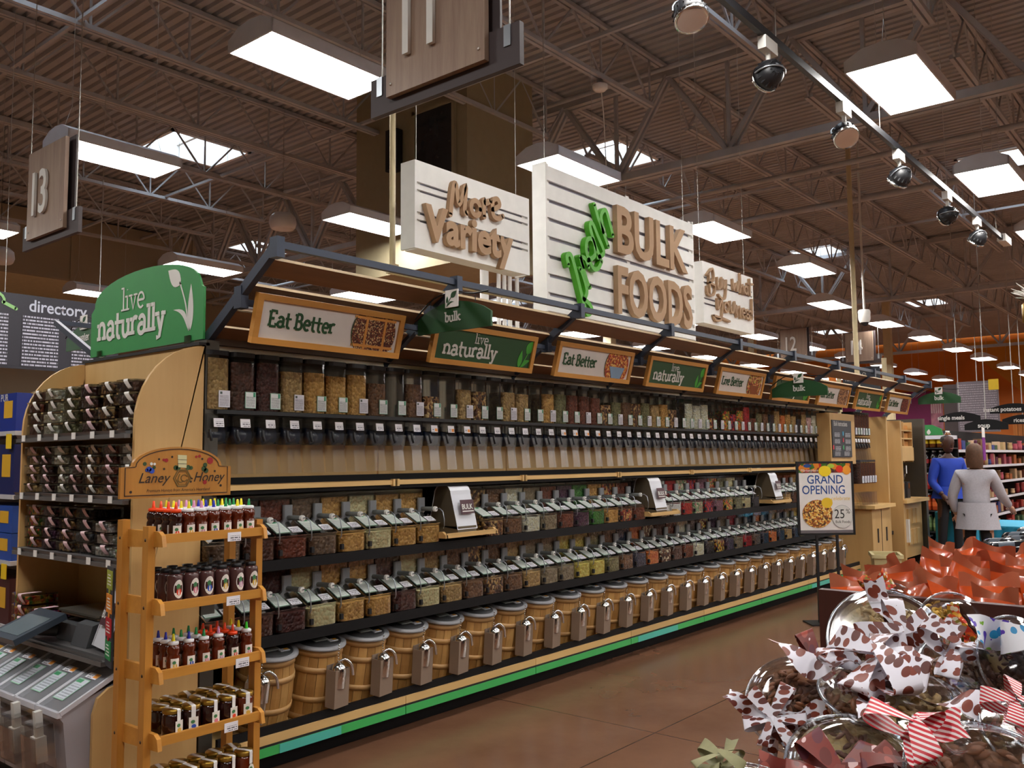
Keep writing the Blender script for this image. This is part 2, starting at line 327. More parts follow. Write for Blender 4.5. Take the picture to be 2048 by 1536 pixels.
# ---------------------------------------------------------------- floor
def floor_mat():
    m = bpy.data.materials.new('stained_concrete'); nt, N, L, b = nodes_of(m)
    g = N.new('ShaderNodeNewGeometry'); nz = N.new('ShaderNodeTexNoise'); nz.inputs['Scale'].default_value = 1.1; nz.inputs['Detail'].default_value = 6; nz.inputs['Roughness'].default_value = 0.62
    L.new(g.outputs['Position'], nz.inputs['Vector']); rp = N.new('ShaderNodeValToRGB')
    rp.color_ramp.elements[0].position = 0.3; rp.color_ramp.elements[1].position = 0.7
    rp.color_ramp.elements[0].color = (*srgb('#6b4936'), 1); rp.color_ramp.elements[1].color = (*srgb('#815c46'), 1); L.new(nz.outputs['Fac'], rp.inputs[0])
    sp = N.new('ShaderNodeSeparateXYZ'); L.new(g.outputs['Position'], sp.inputs[0]); masks = []
    for ax, off in (('X', 0.03), ('Y', 0.82)):
        a = N.new('ShaderNodeMath'); a.operation = 'MULTIPLY_ADD'; a.inputs[1].default_value = 1 / 2.35; a.inputs[2].default_value = off; L.new(sp.outputs[ax], a.inputs[0])
        f = N.new('ShaderNodeMath'); f.operation = 'FRACT'; L.new(a.outputs[0], f.inputs[0]); l = N.new('ShaderNodeMath'); l.operation = 'LESS_THAN'; l.inputs[1].default_value = 0.004; L.new(f.outputs[0], l.inputs[0]); masks.append(l)
    mx = N.new('ShaderNodeMath'); mx.operation = 'MAXIMUM'; L.new(masks[0].outputs[0], mx.inputs[0]); L.new(masks[1].outputs[0], mx.inputs[1])
    mc = N.new('ShaderNodeMix'); mc.data_type = 'RGBA'; L.new(mx.outputs[0], mc.inputs[0]); L.new(rp.outputs[0], mc.inputs[6]); mc.inputs[7].default_value = (*srgb('#4a2c1e'), 1)
    L.new(mc.outputs[2], b.inputs['Base Color']); b.inputs['Roughness'].default_value = 0.27; b.inputs['Specular IOR Level'].default_value = 0.45
    return m
XA, XB, YA, YB, ZD = -5.0, 47.0, -14.0, 26.0, 7.25
tag(MB().box(XA, YA, -0.1, XB, YB, 0).build('floor', floor_mat()), kind='structure', label='polished brown stained concrete shop floor')
# ---------------------------------------------------------------- roof deck with skylight openings
sky = []
for i in range(-1, 5):
    for j in range(-2, 3):
        sky.append((13.75 + 10.6 * i, 8.93 + 10.98 * j)); sky.append((8.45 + 10.6 * i, 14.42 + 10.98 * j))
sky = [(x, y) for x, y in sky if XA + 2 < x < XB - 2 and YA + 2 < y < YB - 1.5]
SW, SL = 0.775, 0.62
dk = MB(); P = 0.155; n = int((XB - XA) / P)
for i in range(n):
    x = XA + i * P; cuts = [(YA, YB)]
    for sx_, sy_ in sky:
        if sx_ - SW < x + P / 2 < sx_ + SW:
            new = []
            for a, b_ in cuts:
                if a < sy_ - SL and sy_ + SL < b_: new += [(a, sy_ - SL), (sy_ + SL, b_)]
                else: new.append((a, b_))
            cuts = new
    pr = [(x, ZD), (x + 0.085, ZD), (x + 0.105, ZD + 0.045), (x + 0.135, ZD + 0.045), (x + P, ZD)]
    for a, b_ in cuts:
        vs = [(px, a, pz) for px, pz in pr] + [(px, b_, pz) for px, pz in pr]
        dk.add(vs, [(k, 5 + k, 6 + k, 1 + k) for k in range(4)])
        dk.add([(x, a, ZD + .12), (x + P, a, ZD + .12), (x + P, b_, ZD + .12), (x, b_, ZD + .12)], [(0, 1, 2, 3)])
tag(dk.build('ceiling', M_deck), kind='structure', label='corrugated steel roof deck painted dull brown')
for k, (x, y) in enumerate(sky):
    w = thing('window_%d' % (k + 1), None, None, (x, y, ZD)); tag(w, kind='structure', label='square skylight opening in the roof deck')
    f = MB()
    for a, b_, c, d in ((-SW, -SL, SW, -SL + .06), (-SW, SL - .06, SW, SL), (-SW, -SL, -SW + .06, SL), (SW - .06, -SL, SW, SL)): f.box(a, b_, -0.02, c, d, 0.32)
    f.box(-.03, -SL, 0.2, .03, SL, 0.24); f.build('window_frame', M_white, w)
    MB().box(-SW, -SL, .30, SW, SL, .31).build('pane', M_glass, w)
# ---------------------------------------------------------------- bar joists and girders
GX = [-2.2, 11.1, 24.4, 37.7]; zb, zt = 6.5, 7.2
def make_joist(x0, x1):
    L = x1 - x0; root = thing('roof_joist', None, None); tag(root, kind='structure', label='open web steel roof joist under the deck')
    for nm, z, a, b_ in (('top_chord', zt, 0, L), ('bottom_chord', zb, .55, L - .55)):
        m = MB(); m.box(a, -.06, z - .028, b_, -.012, z + .028); m.box(a, .012, z - .028, b_, .06, z + .028); m.build(nm, M_joist, root)
    wb = MB(); st = MB(); k = 0; x = 0.55; step = (L - 1.1) / 10; pts = []
    for i in range(10):
        a = x + i * step; wb.bar((a, 0, zb), (a + step / 2, 0, zt), .026, .026); wb.bar((a + step / 2, 0, zt), (a + step, 0, zb), .026, .026)
        st.bar((a + step, 0, zb), (a + step, 0, zt), .024, .024)
    wb.bar((0.02, 0, zt), (.55, 0, zb), .026, .026); wb.bar((L - .02, 0, zt), (L - .55, 0, zb), .026, .026)
    tag(wb.build('web_rods', M_joist, root), kind='stuff'); tag(st.build('web_struts', M_joist, root), kind='stuff'); return root
jp = None
for k in range(-8, 12):
    y = 4.35 + 1.83 * k
    for a, b_ in zip(GX, GX[1:]):
        if jp is None: jp = make_joist(a, b_); jp.location = (a, y, 0)
        else: dup(jp, (a, y, 0))
def make_girder():
    root = thing('roof_girder', None, None); tag(root, kind='structure', label='deep steel roof girder truss carrying the joists')
    y0, y1 = YA + .1, YB - .1
    for nm, z in (('top_chord', 7.12), ('bottom_chord', 5.75)):
        m = MB(); m.box(-.11, y0, z - .05, -.02, y1, z + .05); m.box(.02, y0, z - .05, .11, y1, z + .05); m.build(nm, M_joist, root)
    d = MB(); v = MB()
    for k in range(-9, 12):
        y = 4.35 + 1.83 * k
        for s in (-.05, .05):
            d.bar((s, y, 7.1), (s, y + .915, 5.77), .05, .06); d.bar((s, y + .915, 5.77), (s, y + 1.83, 7.1), .05, .06)
        v.bar((0, y + .915, 5.77), (0, y + .915, 7.1), .05, .05)
    tag(d.build('web_diagonals', M_joist, root), kind='stuff'); tag(v.build('web_struts', M_joist, root), kind='stuff'); return root
gp = make_girder(); gp.location = (GX[0], 0, 0)
for x in GX[1:]: dup(gp, (x, 0, 0))
for x, z, r in ((4.3, 6.53, .022), (8.4, 6.53, .022), (15.4, 6.53, .022), (19.8, 6.53, .022), (28.2, 6.53, .022)):
    tag(MB().box(x - r, YA + 1, z - r, x + r, YB - 1, z + r).build('trim_1', M_joist), kind='structure', label='steel bridging bar across the joists')
for x, z, r in ((10.6, 7.0, .035), (14.2, 6.3, .05), (15.9, 6.15, .06), (27.0, 6.2, .06)):
    tag(MB().tube([(x, YA + 1, z), (x, YB - 1, z)], r, 8).build('sprinkler_pipe', M_joist), kind='structure', label='sprinkler pipe running across under the roof')
# ---------------------------------------------------------------- walls
M_wall = mat('beige_wall', '#9c927e', 0.7, var=0.05, scale=.6); M_orange = mat('orange_wall', '#d8761c', 0.6, var=0.1, scale=.5); M_amber = mat('amber_wall', '#d8932e', 0.6)
M_plank = wood('orange_planks', '#dd8a2a', '#b95f16', 0.5, 2, 3.0); M_magenta = mat('magenta_panel', '#8c1464', 0.5)
for nm, b in (('wall_far', (XB, YA, 0, XB + .1, YB, ZD + .2)), ('wall_near', (XA - .1, YA, 0, XA, YB, ZD + .2)), ('wall_left', (XA, YB, 0, XB, YB + .1, ZD + .2)), ('wall_right', (XA, YA - .1, 0, XB, YA, ZD + .2))):
    tag(MB().box(*b).build(nm, M_orange if nm == 'wall_far' else M_wall), kind='structure', label='orange painted back wall of the shop' if nm == 'wall_far' else 'plain beige shop wall')
# bulkhead with a lower soffit on the far left
bk = thing('wall_bulkhead', None, None); tag(bk, kind='structure', label='beige bulkhead with a lower soffit at the far left')
bkp = 20.4
MB().box(-2, bkp, 5.75, 12.0, bkp + .2, 7.2).build('fascia', M_wall, bk); MB().box(-2, bkp + .2, 5.75, 12, YB, 5.83).build('soffit', M_cream, bk)
for x in (2, 5.5, 9.0, 12.0): MB().box(x - .06, bkp - .03, 5.7, x + .06, bkp, 7.2).build('seam_batten', M_wall, bk)
# curved shapes, plank panels and banner on the far wall
q = MB(); q.prism([(-y, z) for y, z in ((6.0, 7.0), (10.6, 7.0), (6.0, 2.5))], XB - .05, XB - .01, SIDE); tag(q.build('trim_2', M_amber), kind='structure', label='amber triangle painted high on the orange wall')
pw = thing('plank_wall_panel', 'row of orange wooden planks on the far orange wall', 'wall panel', (XB - .06, 0, 0))
for k in range(8): MB().box(-.03, 11.35 - k * .2, 2.2, .03, 11.53 - k * .2, 4.4).build('plank', M_plank, pw)
pw2 = thing('plank_wall_panel', 'lower group of bright orange planks behind the snack shelves', 'wall panel', (XB - .08, 0, 0))
for k in range(7): MB().box(-.03, 8.3 - k * .2, 2.0, .03, 8.48 - k * .2, 3.5).build('plank', M_plank, pw2)
tag(MB().box(XB - .1, 12.0, 3.0, XB - .02, 17.5, 4.75).build('magenta_banner', M_magenta), 'long magenta wall panel high at the far end of the shop', 'panel')
pb = thing('striped_banner', 'narrow pink and cream picture banner beside the magenta panel', 'banner', (XB - .12, 11.75, 3.75))
MB().box(-.02, -.28, -.9, .02, .28, .9).build('banner_cloth', mat('banner_pink', '#c98ba0', .6, var=.35, scale=3), pb)
for k in range(5): MB().box(-.03, -.2 + k * .1, -.1, -.02, -.15 + k * .1, .75).build('stripe', mat('banner_white', '#e8d8dc', .6), pb)
cr = MB(); rib(cr, [(-6.6 + .9 * math.cos(a / 10), 5.0 + .75 * math.sin(a / 10)) for a in range(12, 55, 2)], .06, .03, Matrix.Translation((XB - .05, 0, 0)) @ SIDE)
tag(cr.build('wall_swirl', mat('swirl_cream', '#e8b070', .6)), 'thin cream curved swirl on the orange wall beside the column', 'wall decoration')
# beige duct enclosure hanging from the roof
de = thing('duct_enclosure', 'large beige box enclosure hanging from the roof behind the white signs', 'enclosure', (8.75, 8.0, 0))
M_encl = mat('enclosure_beige', '#9a8f72', .7)
MB().box(0, 0, 4.3, 1.45, 2.3, 7.27).build('casing', M_encl, de)
MB().box(-.03, .25, 5.0, 0, .98, 6.55).build('dark_window', mat('smoked_window', '#20252c', .15), de)
for a in ((-.05, .2, 4.95, 0, 1.03, 5.0), (-.05, .2, 6.55, 0, 1.03, 6.6), (-.05, .2, 4.95, 0, .25, 6.6), (-.05, .98, 4.95, 0, 1.03, 6.6)): MB().box(*a).build('window_trim', M_encl, de)
sp_ = MB(); sp_.rbox(-.16, 1.25, 5.8, 0, 1.5, 6.4, .03); sp_.build('speaker_box', M_black, de)
for x in (0.2, .5, .62, .74, .9): MB().tube([(x, -.12, 2.2), (x, -.12, 4.4)], .03 if x > .3 else .06, 8).build('riser_pipe', M_offwhite, de)
# ---------------------------------------------------------------- hanging lights
def make_lamp():
    r = thing('ceiling_light', '', 'light', group='hanging fluorescent light panels')
    a, b_, h = .61, .29, .1; m = MB()
    for x0, y0, x1, y1 in ((-a, -b_, a, -b_ + .015), (-a, b_ - .015, a, b_)): m.box(x0, y0, 0, x1, y1, h)
    prof = [(-b_, h), (-b_ * .5, h + .07), (0, h + .085), (b_ * .5, h + .07), (b_, h)]
    for i in range(4): 
        (y0, z0), (y1, z1) = prof[i], prof[i + 1]; m.quad((-a, y0, z0), (a, y0, z0), (a, y1, z1), (-a, y1, z1))
    for x in (-a, a - .012):
        m.prism([(-b_, 0)] + prof + [(b_, 0)], x, x + .012, Matrix(((0, 0, 1, 0), (1, 0, 0, 0), (0, 1, 0, 0), (0, 0, 0, 1))))
    m.build('housing', M_fix, r); MB().box(-a + .012, -b_ + .015, .012, a - .012, b_ - .015, .03).build('diffuser', M_lamp, r)
    for x in (-.45, .45):
        w = MB(); w.tube([(x - .08, 0, h + .08), (x, 0, h + .35), (x + .08, 0, h + .08)], .003, 4); w.tube([(x, 0, h + .35), (x, 0, 2.35)], .003, 4); w.build('hanger_wire', M_wire, r)
    return r
lamp = None; LX = [0.2, 4.4, 7.97, 11.5, 14.95, 18.8, 22.5, 26.0, 29.5, 33.0, 37.0, 41.0]; LY = [-8.6, -5.0, -1.45, 2.15, 5.72, 9.08, 13.3, 16.8]
rows = {-8.6: 'furthest right row', -5.0: 'second row to the right', -1.45: 'row right of the track', 2.15: 'row beside the track lights', 5.72: 'row over the white signs', 9.08: 'row beyond the white signs', 13.3: 'fourth row back', 16.8: 'row under the far bulkhead'}
for j, y in enumerate(LY):
    for i, x in enumerate(LX):
        yy = y + (1.0 if i > 4 and y == 5.72 else (.9 if i > 4 and y == 9.08 else 0))
        if j in (0, 1) and i > 9: continue
        lab = 'white fluorescent panel hung from the roof, %s in the %s' % (ordinal(i + 1), rows[y])
        if lamp is None: lamp = make_lamp(); lamp.location = (x, yy, 4.8); lamp['label'] = lab
        else: dup(lamp, (x, yy, 4.8), label=lab)
# ---------------------------------------------------------------- black track with spot heads
tr = thing('light_track', 'long black lighting track hung under the roof at right', 'track', (0, 2.42, 4.52), group=None)
MB().box(3.2, -.02, -.03, 13.4, .02, .03).build('rail', M_black, tr)
for x in (3.6, 5.9, 8.2, 10.5, 13.0): MB().tube([(x, 0, .03), (x, 0, 2.6)], .003, 4).build('hanger_wire', M_wire, tr)
MB().box(13.3, -.05, -.05, 13.7, .05, .05).build('feed_box', M_offwhite, tr)
M_bulb = lamp_mat('spot_lens', (1.0, .92, .84), 14.0)
def spot(x, aim, lit, lab):
    r = thing('track_spotlight', lab, 'spotlight', (x, 2.42, 4.49), group='spotlights on the black track')
    b = MB(); b.box(-.1, -.03, -.09, .1, .03, 0); b.tube([(0, 0, -.09), (0, 0, -.15)], .018, 8); b.build('adapter', M_offwhite, r)
    d = Vector(aim).normalized(); rot = d.to_track_quat('-Z', 'Y').to_matrix().to_4x4(); Mt = Matrix.Translation((0, 0, -.25)) @ rot
    h = MB(); h.lathe([(.02, .1), (.06, .09), (.09, .05), (.1, 0), (.1, -.05), (.088, -.05)], 20, Mt)
    h.build('head', M_black, r)
    f = MB()
    for k in range(16):
        a = 2 * pi * k / 16; f.bar(Mt @ Vector((.05 * math.cos(a), .05 * math.sin(a), .1)), Mt @ Vector((.105 * math.cos(a), .105 * math.sin(a), .0)), .006, .012)
    tag(f.build('cooling_fins', M_black, r), kind='stuff')
    MB().lathe([(.1, -.05), (.104, -.035), (.104, -.06), (.086, -.062)], 20, Mt).build('rim', M_chrome, r)
    MB().lathe([(.0001, -.052), (.086, -.052)], 20, Mt).build('lens', M_bulb if lit else mat('unlit_lens', '#60656a', .2), r)
    y = MB(); s = [Mt @ Vector((.112 * math.cos(a), 0, .112 * math.sin(a))) for a in [pi * k / 8 for k in range(9)]]; y.tube(s, .007, 6); y.tube([(0, 0, -.14), s[4]], .01, 6); y.build('yoke', M_steel, r)
for x, aim, lit, lab in ((4.62, (-.25, -.35, -1), True, 'lit track spotlight nearest the camera at the top'), (5.75, (.6, 1, -.25), False, 'black spotlight second along the track showing its finned back'),
        (7.25, (-.55, -.5, -1), True, 'lit spotlight third along the track beside the big light'), (8.75, (.5, .9, -.9), False, 'fourth spotlight along the track, head turned down and away'),
        (10.5, (.7, 1.1, -.2), False, 'fifth spotlight along the track seen edge on'), (11.9, (.5, .8, -1), False, 'sixth spotlight, last before the track end')): spot(x, aim, lit, lab)
# pendant speakers, smoke head, dome camera
def pendant(x, y, z, lab):
    r = thing('pendant_speaker', lab, 'speaker', (x, y, z)); MB().lathe([(.05, .17), (.14, .16), (.2, .1), (.215, 0), (.19, -.07), (.17, -.09)], 24).build('dome', M_fix, r)
    MB().lathe([(.0001, -.088), (.17, -.088)], 24).build('grille', M_grey, r)
    for s in (-.1, .1): MB().tube([(s, 0, .15), (s, 0, .3), (0, 0, .5), (0, 0, 7.27 - z)], .004, 5).build('cable', M_wire, r)
pendant(8.35, 11.6, 5.35, 'white dome speaker hanging left of the white signs'); pendant(5.6, 15.3, 4.9, 'white dome speaker hanging above the dark directory board')
r = thing('smoke_detector', 'small white round detector hanging under a joist', 'detector', (9.3, 6.18, 6.36)); MB().lathe([(.06, .05), (.1, .03), (.1, -.01), (.07, -.04), (.0001, -.045)], 20).build('body', M_white, r)
MB().tube([(.02, 0, .02), (.15, .05, -.3), (.2, .05, -1.2), (.22, .05, -1.7)], .008, 6).build('cable', M_white, r); MB().box(-.03, -.03, .03, .03, .03, .12).build('bracket', M_steel, r)
r = thing('dome_camera', 'white dome security camera on a long pole', 'camera', (15.6, 5.0, 3.95)); MB().lathe([(.09, .16), (.1, .14), (.1, 0), (.075, -.06)], 20).build('housing', M_white, r)
MB().lathe([(.075, -.06), (.05, -.11), (.0001, -.125)], 16).build('bubble', mat('smoked_bubble', '#242428', .1), r); MB().tube([(0, 0, .16), (0, 0, 3.32)], .02, 8).build('drop_pole', M_offwhite, r)
r = thing('wireless_antenna', 'white flat antenna box on a bent conduit at right', 'antenna', (10.9, 1.35, 3.95)); MB().rbox(-.16, -.1, -.05, .16, .1, .05, .02).build('case', M_white, r)
MB().tube([(0, 0, .05), (0, 0, .5), (.3, .1, 1.5), (.3, .1, 2.6)], .014, 6).build('conduit', M_offwhite, r); MB().box(-.05, -.05, .1, .05, .05, .22).build('junction_box', M_white, r)
tag(MB().tube([(14.35, 4.75, 0), (14.35, 4.75, 7.27)], .04, 10).build('cream_pole', M_cream), 'thin cream conduit pole rising behind the bulk aisle awning', 'pole')
r = thing('power_conduit', 'cream conduit dropping from the roof and bending along the sign wires', 'conduit', (4.38, 4.75, 0))
MB().tube([(0, 0, 7.0), (0, 0, 3.02), (.04, 0, 2.97), (4.2, 0, 2.97)], .022, 8).build('pipe', M_cream, r); MB().cbox(0, 0, 2.99, .07, .06, .07).build('elbow', M_cream, r)
# ================================================================ the bulk food fixture
X0, PB, NB = 2.44, 1.2373, 9
def frame(o, u, v, w): return Matrix(((u[0], v[0], w[0], o[0]), (u[1], v[1], w[1], o[1]), (u[2], v[2], w[2], o[2]), (0, 0, 0, 1)))
M_shelfblk = mat('black_shelf', '#0e0d0f', 0.6, spec=.25); M_strip = mat('price_strip_green', '#3fae5a', 0.35); M_strip2 = mat('price_strip_teal', '#4fb9a8', 0.35)
gd = thing('bulk_food_gondola', 'long maple and black shelving run holding the bulk food bins', 'shelving')
XE = 11.66
MB().box(X0 + .06, 4.05, 0, XE, 5.2, .11).build('kick_base', M_shelfblk, gd)
dz = lambda y: .199 + (y - 4.157) * .1944
d = MB(); d.prism([(3.95, dz(3.95) - .03), (4.5, dz(4.5) - .03), (4.5, dz(4.5)), (3.95, dz(3.95))], X0, XE, Matrix(((0, 0, 1, 0), (1, 0, 0, 0), (0, 1, 0, 0), (0, 0, 0, 1)))); d.build('deck_board', M_mapleh, gd)
for i in range(8):
    a = X0 + .05 + i * PB; b_ = min(a + PB, XE)
    MB().box(a, 3.915, .113, b_ - .006, 3.945, .158).build('price_strip', M_strip, gd)
    if i in (0, 3, 6): MB().box(a + .35 if i == 0 else a + .1, 3.912, .113, a + .75, 3.9149, .158).build('price_strip', M_strip2, gd)
    MB().box(a, 3.92, .158, b_ - .004, 3.95, .172).build('strip_edge', M_dark, gd); MB().box(a, 3.915, .172, b_ - .004, 3.95, .216).build('wood_nosing', M_mapleh, gd)
MB().box(X0 + .05, 3.925, .216, XE, 3.945, .258).build('guard_rail', M_shelfblk, gd)
MB().box(X0 + .05, 4.5, .1, XE, 4.53, 1.44).build('back_panel', M_shelfblk, gd)
for nm, z in (('upper_shelf', 1.04), ('lower_shelf', .655)):
    MB().box(X0 + .06, 3.965, z, XE - .5, 4.5, z + .022).build(nm, M_shelfblk, gd); MB().box(X0 + .06, 3.955, z - .01, XE - .5, 3.965, z + .045).build('shelf_lip', M_shelfblk, gd)
for i in range(8):
    a = X0 + .055 + i * PB; b_ = min(a + PB, XE)
    MB().box(a, 4.17, 1.515, b_ - .014, 4.19, 1.695).build('maple_panel', M_maple, gd); MB().box(a, 4.165, 1.695, b_, 4.2, 2.15).build('black_panel', M_shelfblk, gd)
    MB().box(a - .01, 3.995, 1.452, b_ - .03, 4.01, 1.478).build('wood_lip', M_mapleh, gd); 
    for x in (a - .01, b_ - .045): MB().box(x, 3.985, 1.444, x + .016, 4.01, 1.486).build('lip_bracket', M_mapleh, gd)
MB().box(X0 + .06, 4.01, 1.43, XE, 4.5, 1.452).build('canopy_shelf', M_shelfblk, gd); MB().box(X0 + .06, 4.16, 1.478, XE, 4.19, 1.515).build('shadow_rail', M_shelfblk, gd)
MB().box(X0 + .06, 4.0, 1.842, XE, 4.17, 1.862).build('bin_rail', M_black, gd)
MB().box(X0 + .06, 4.1, 2.166, XE, 4.5, 2.2).build('top_cap', mat('cap_cream', '#e6dcc4', .5), gd); MB().box(X0 + .06, 4.07, 2.2, XE, 4.11, 2.265).build('dark_valance', mat('valance_brown', '#4a3626', .6), gd)
ep = MB(); ep.box(X0 + .01, 4.03, 0, X0 + .085, 4.6, 2.215); ep.build('end_post', mat('bronze_post', '#57534c', .4, .5), gd)
MB().box(X0, 4.6, 0, X0 + .06, 5.3, 2.2).build('end_wall', M_maple, gd); MB().box(X0 + .06, 5.28, .1, XE, 5.3, 2.15).build('far_side_panel', M_maple, gd)
# ---------------------------------------------------------------- awning of boards and steel arms
aw = thing('awning_frame', 'slatted brown board awning on dark steel arms above the bins', 'awning')
A0 = Vector((0, 3.5, 2.62)); A1 = Vector((0, 4.12, 2.2)); Dv = (A1 - A0).normalized(); Nv = Vector((0, -Dv.z, Dv.y)); Nv = Nv if Nv.z > 0 else -Nv
ax = [2.49 + PB * i for i in range(NB + 1)]
for i, x in enumerate(ax):
    m = MB(); m.bar((x, A0.y, A0.z), (x, A1.y, A1.z), .035, .05); m.bar((x, A1.y, A1.z), (x, 4.18, 2.1), .03, .06); m.build('steel_arm', M_slate, aw)
    m = MB(); m.box(x - .022, 3.47, 2.56, x + .022, 3.53, 2.66); m.build('rail_bracket', M_slate, aw); m = MB(); m.box(x - .022, 3.76, 2.35, x + .022, 3.82, 2.46); m.build('sign_bracket', M_slate, aw)
MB().bar((ax[0], 3.5, 2.625), (ax[-1], 3.5, 2.625), .03, .035).build('front_rail', M_slate, aw); MB().bar((ax[0], 3.8, 2.385), (ax[-1], 3.8, 2.385), .025, .03).build('sign_rail', M_slate, aw)
M_edge = mat('board_edge', '#cfb58c', .5)
for i in range(NB):
    for y0, z0, y1, z1 in ((3.565, 2.565, 3.675, 2.505), (3.745, 2.465, 3.835, 2.412), (3.885, 2.352, 3.985, 2.29), (4.015, 2.285, 4.07, 2.235)):
        m = MB(); dd = Vector((0, y1 - y0, z1 - z0)).normalized(); nn = Vector((0, dd.z, -dd.y)) * .018; nn = -nn if nn.z < 0 else nn
        a = ax[i] + .02; b_ = ax[i + 1] - .02
        P4 = [Vector((0, y0, z0)), Vector((0, y1, z1)), Vector((0, y1, z1)) + nn, Vector((0, y0, z0)) + nn]
        m.add([(a, p.y, p.z) for p in P4] + [(b_, p.y, p.z) for p in P4], [(0, 1, 5, 4), (1, 2, 6, 5), (2, 3, 7, 6), (0, 3, 2, 1), (4, 5, 6, 7)])
        m.add([(a, P4[0].y - .002, P4[0].z), (b_, P4[0].y - .002, P4[0].z), (b_, P4[3].y - .002, P4[3].z), (a, P4[3].y - .002, P4[3].z)], [(0, 1, 2, 3)], 1)
        m.build('awning_board', [M_brownboard, M_edge], aw)
for x in (ax[0], ax[1], ax[2]):
    m = MB(); m.bar((x, 5.22, 2.2), (x, 5.86, 2.5), .025, .035); m.build('rear_arm', M_slate, aw)
MB().bar((ax[0], 5.86, 2.5), (ax[-1], 5.86, 2.5), .025, .03).build('rear_rail', M_slate, aw); MB().bar((2.9, 5.86, 2.52), (2.9, 6.62, 2.62), .015, .015).build('sign_outrigger', M_slate, aw)
# ---------------------------------------------------------------- framed header signs
M_frame = wood('sign_frame_oak', '#cf9548', '#bb7f36', .45, 0, 8.0); M_signwhite = mat('sign_cream', '#d9d3cd', .5)
picks = {'grain': bits('grain_photo', ['#5a2416', '#7a3a20', '#3a1812', '#c7a878'], 150, .6, .3), 'cereal': bits('cereal_photo', ['#c8762c', '#8a3a1a', '#e0b060', '#a4281c'], 70, .6, .3),
         'fruit': bits('salad_photo', ['#b8442a', '#dfb070', '#6a2a14', '#a9a83c'], 80, .6, .3), 'nut': bits('nut_photo', ['#8a5a34', '#b98858', '#5a341c'], 60, .6, .3), 'bean': bits('bean_photo', ['#6a2a1c', '#8a4030', '#4a1c14'], 60, .6, .3)}
sv = Vector((0, -.066, .247)).normalized(); sw = Vector((0, sv.z, -sv.y))
def header(i, kind, words, pic, lab):
    x = ax[i] + .035; w, h = .985, .252; F = frame((x, 3.765, 2.183), (1, 0, 0), sv, sw)
    r = thing('header_sign', lab, 'sign', group='framed header signs on the awning')
    for nm, (u0, v0, u1, v1) in (('frame_rail', (0, 0, w, .032)), ('frame_rail', (0, h - .032, w, h)), ('frame_stile', (0, .032, .034, h - .032)), ('frame_stile', (w - .034, .032, w, h - .032))):
        MB().prism([(u0, v0), (u1, v0), (u1, v1), (u0, v1)], -.012, .02, F).build(nm, M_frame, r)
    MB().prism([(.03, .03), (w - .03, .03), (w - .03, h - .03), (.03, h - .03)], 0.0, .012, F).build('sign_panel', M_dgreen if kind == 'live' else M_signwhite, r)
    G = F @ Matrix.Translation((0, 0, -.001)); t = MB()
    if kind == 'live':
        slab(t, 'live', .37, .15, .042, G, .17); slab(t, 'naturally', .1, .062, .06, G, .27, sx=1.0); t.build('lettering', M_offwhite, r)
        l = MB(); 
        for p in (leaf((.84, .03), (.85, .15), .022), leaf((.9, .13), (.96, .22), .035, bend=.02), leaf((.87, .035), (.95, .085), .015, bend=.12)): l.prism(p, -.001, .001, G)
        rib(l, smooth([(.86, .03), (.9, .1), (.93, .16)]), .008, .001, G); l.build('leaf_emblem', M_lgreen, r)
    else:
        slab(t, words, .085, .095, .052, G, .26, sx=.86); t.build('lettering', M_dgreen, r); cx, cy, R_ = .775, .126, .135
        pts = [(cx + R_ * 1.18 * math.cos(a * pi / 18), min(h - .033, max(.033, cy + R_ * 1.18 * math.sin(a * pi / 18)))) for a in range(36)]
        MB().prism([(px, py) for px, py in pts], -.002, 0, G).build('photo_disc', picks[pic], r)
        l = MB()
        if pic == 'grain':
            for a in (-.06, .075): l.prism([(cx + a - .008, .034), (cx + a + .008, .034), (cx + a + .008, h - .034), (cx + a - .008, h - .034)], -.004, -.002, G)
            for b_ in (.045, .2): l.prism([(cx - .15, b_), (cx + .15, b_), (cx + .15, b_ + .014), (cx - .15, b_ + .014)], -.004, -.002, G)
            l.build('tray_divider', M_oak, r)
        elif pic in ('cereal', 'fruit'):
            l.prism([(cx - .1, .12), (cx + .11, .12), (cx + .07, .034), (cx - .05, .034)], -.005, -.002, G); l.build('printed_bowl', mat('bowl_blue', '#7f9dba', .5) if pic == 'cereal' else mat('bowl_brown', '#8a4a26', .5), r)
        l = MB(); rib(l, [p for p in pts[10:27] if .034 < p[1] < h - .034], .004, .001, G @ Matrix.Translation((0, 0, -.004))); l.build('disc_outline', M_dgreen, r)
for i, a in enumerate((('eat', 'Eat Better', 'grain', 'cream Eat Better sign with grain tray photo, at the left end of the awning'), ('live', '', '', 'green live naturally sign partly behind the nearest bulk blade sign'),
        ('eat', 'Eat Better', 'cereal', 'cream Eat Better sign with a blue bowl of cereal'), ('live', '', '', 'green live naturally sign between the cereal bowl and salad signs'), ('eat', 'Live Better', 'fruit', 'cream Live Better sign with a colourful salad photo'),
        ('live', '', '', 'green live naturally sign half hidden by the middle bulk blade sign'), ('eat', 'Eat Better', 'nut', 'cream Eat Better sign with tan nuts in its photo'), ('live', '', '', 'small far green live naturally sign near the awning end'), ('eat', 'Eat Better', 'bean', 'last cream Eat Better sign with dark red beans'))): header(i, *a)
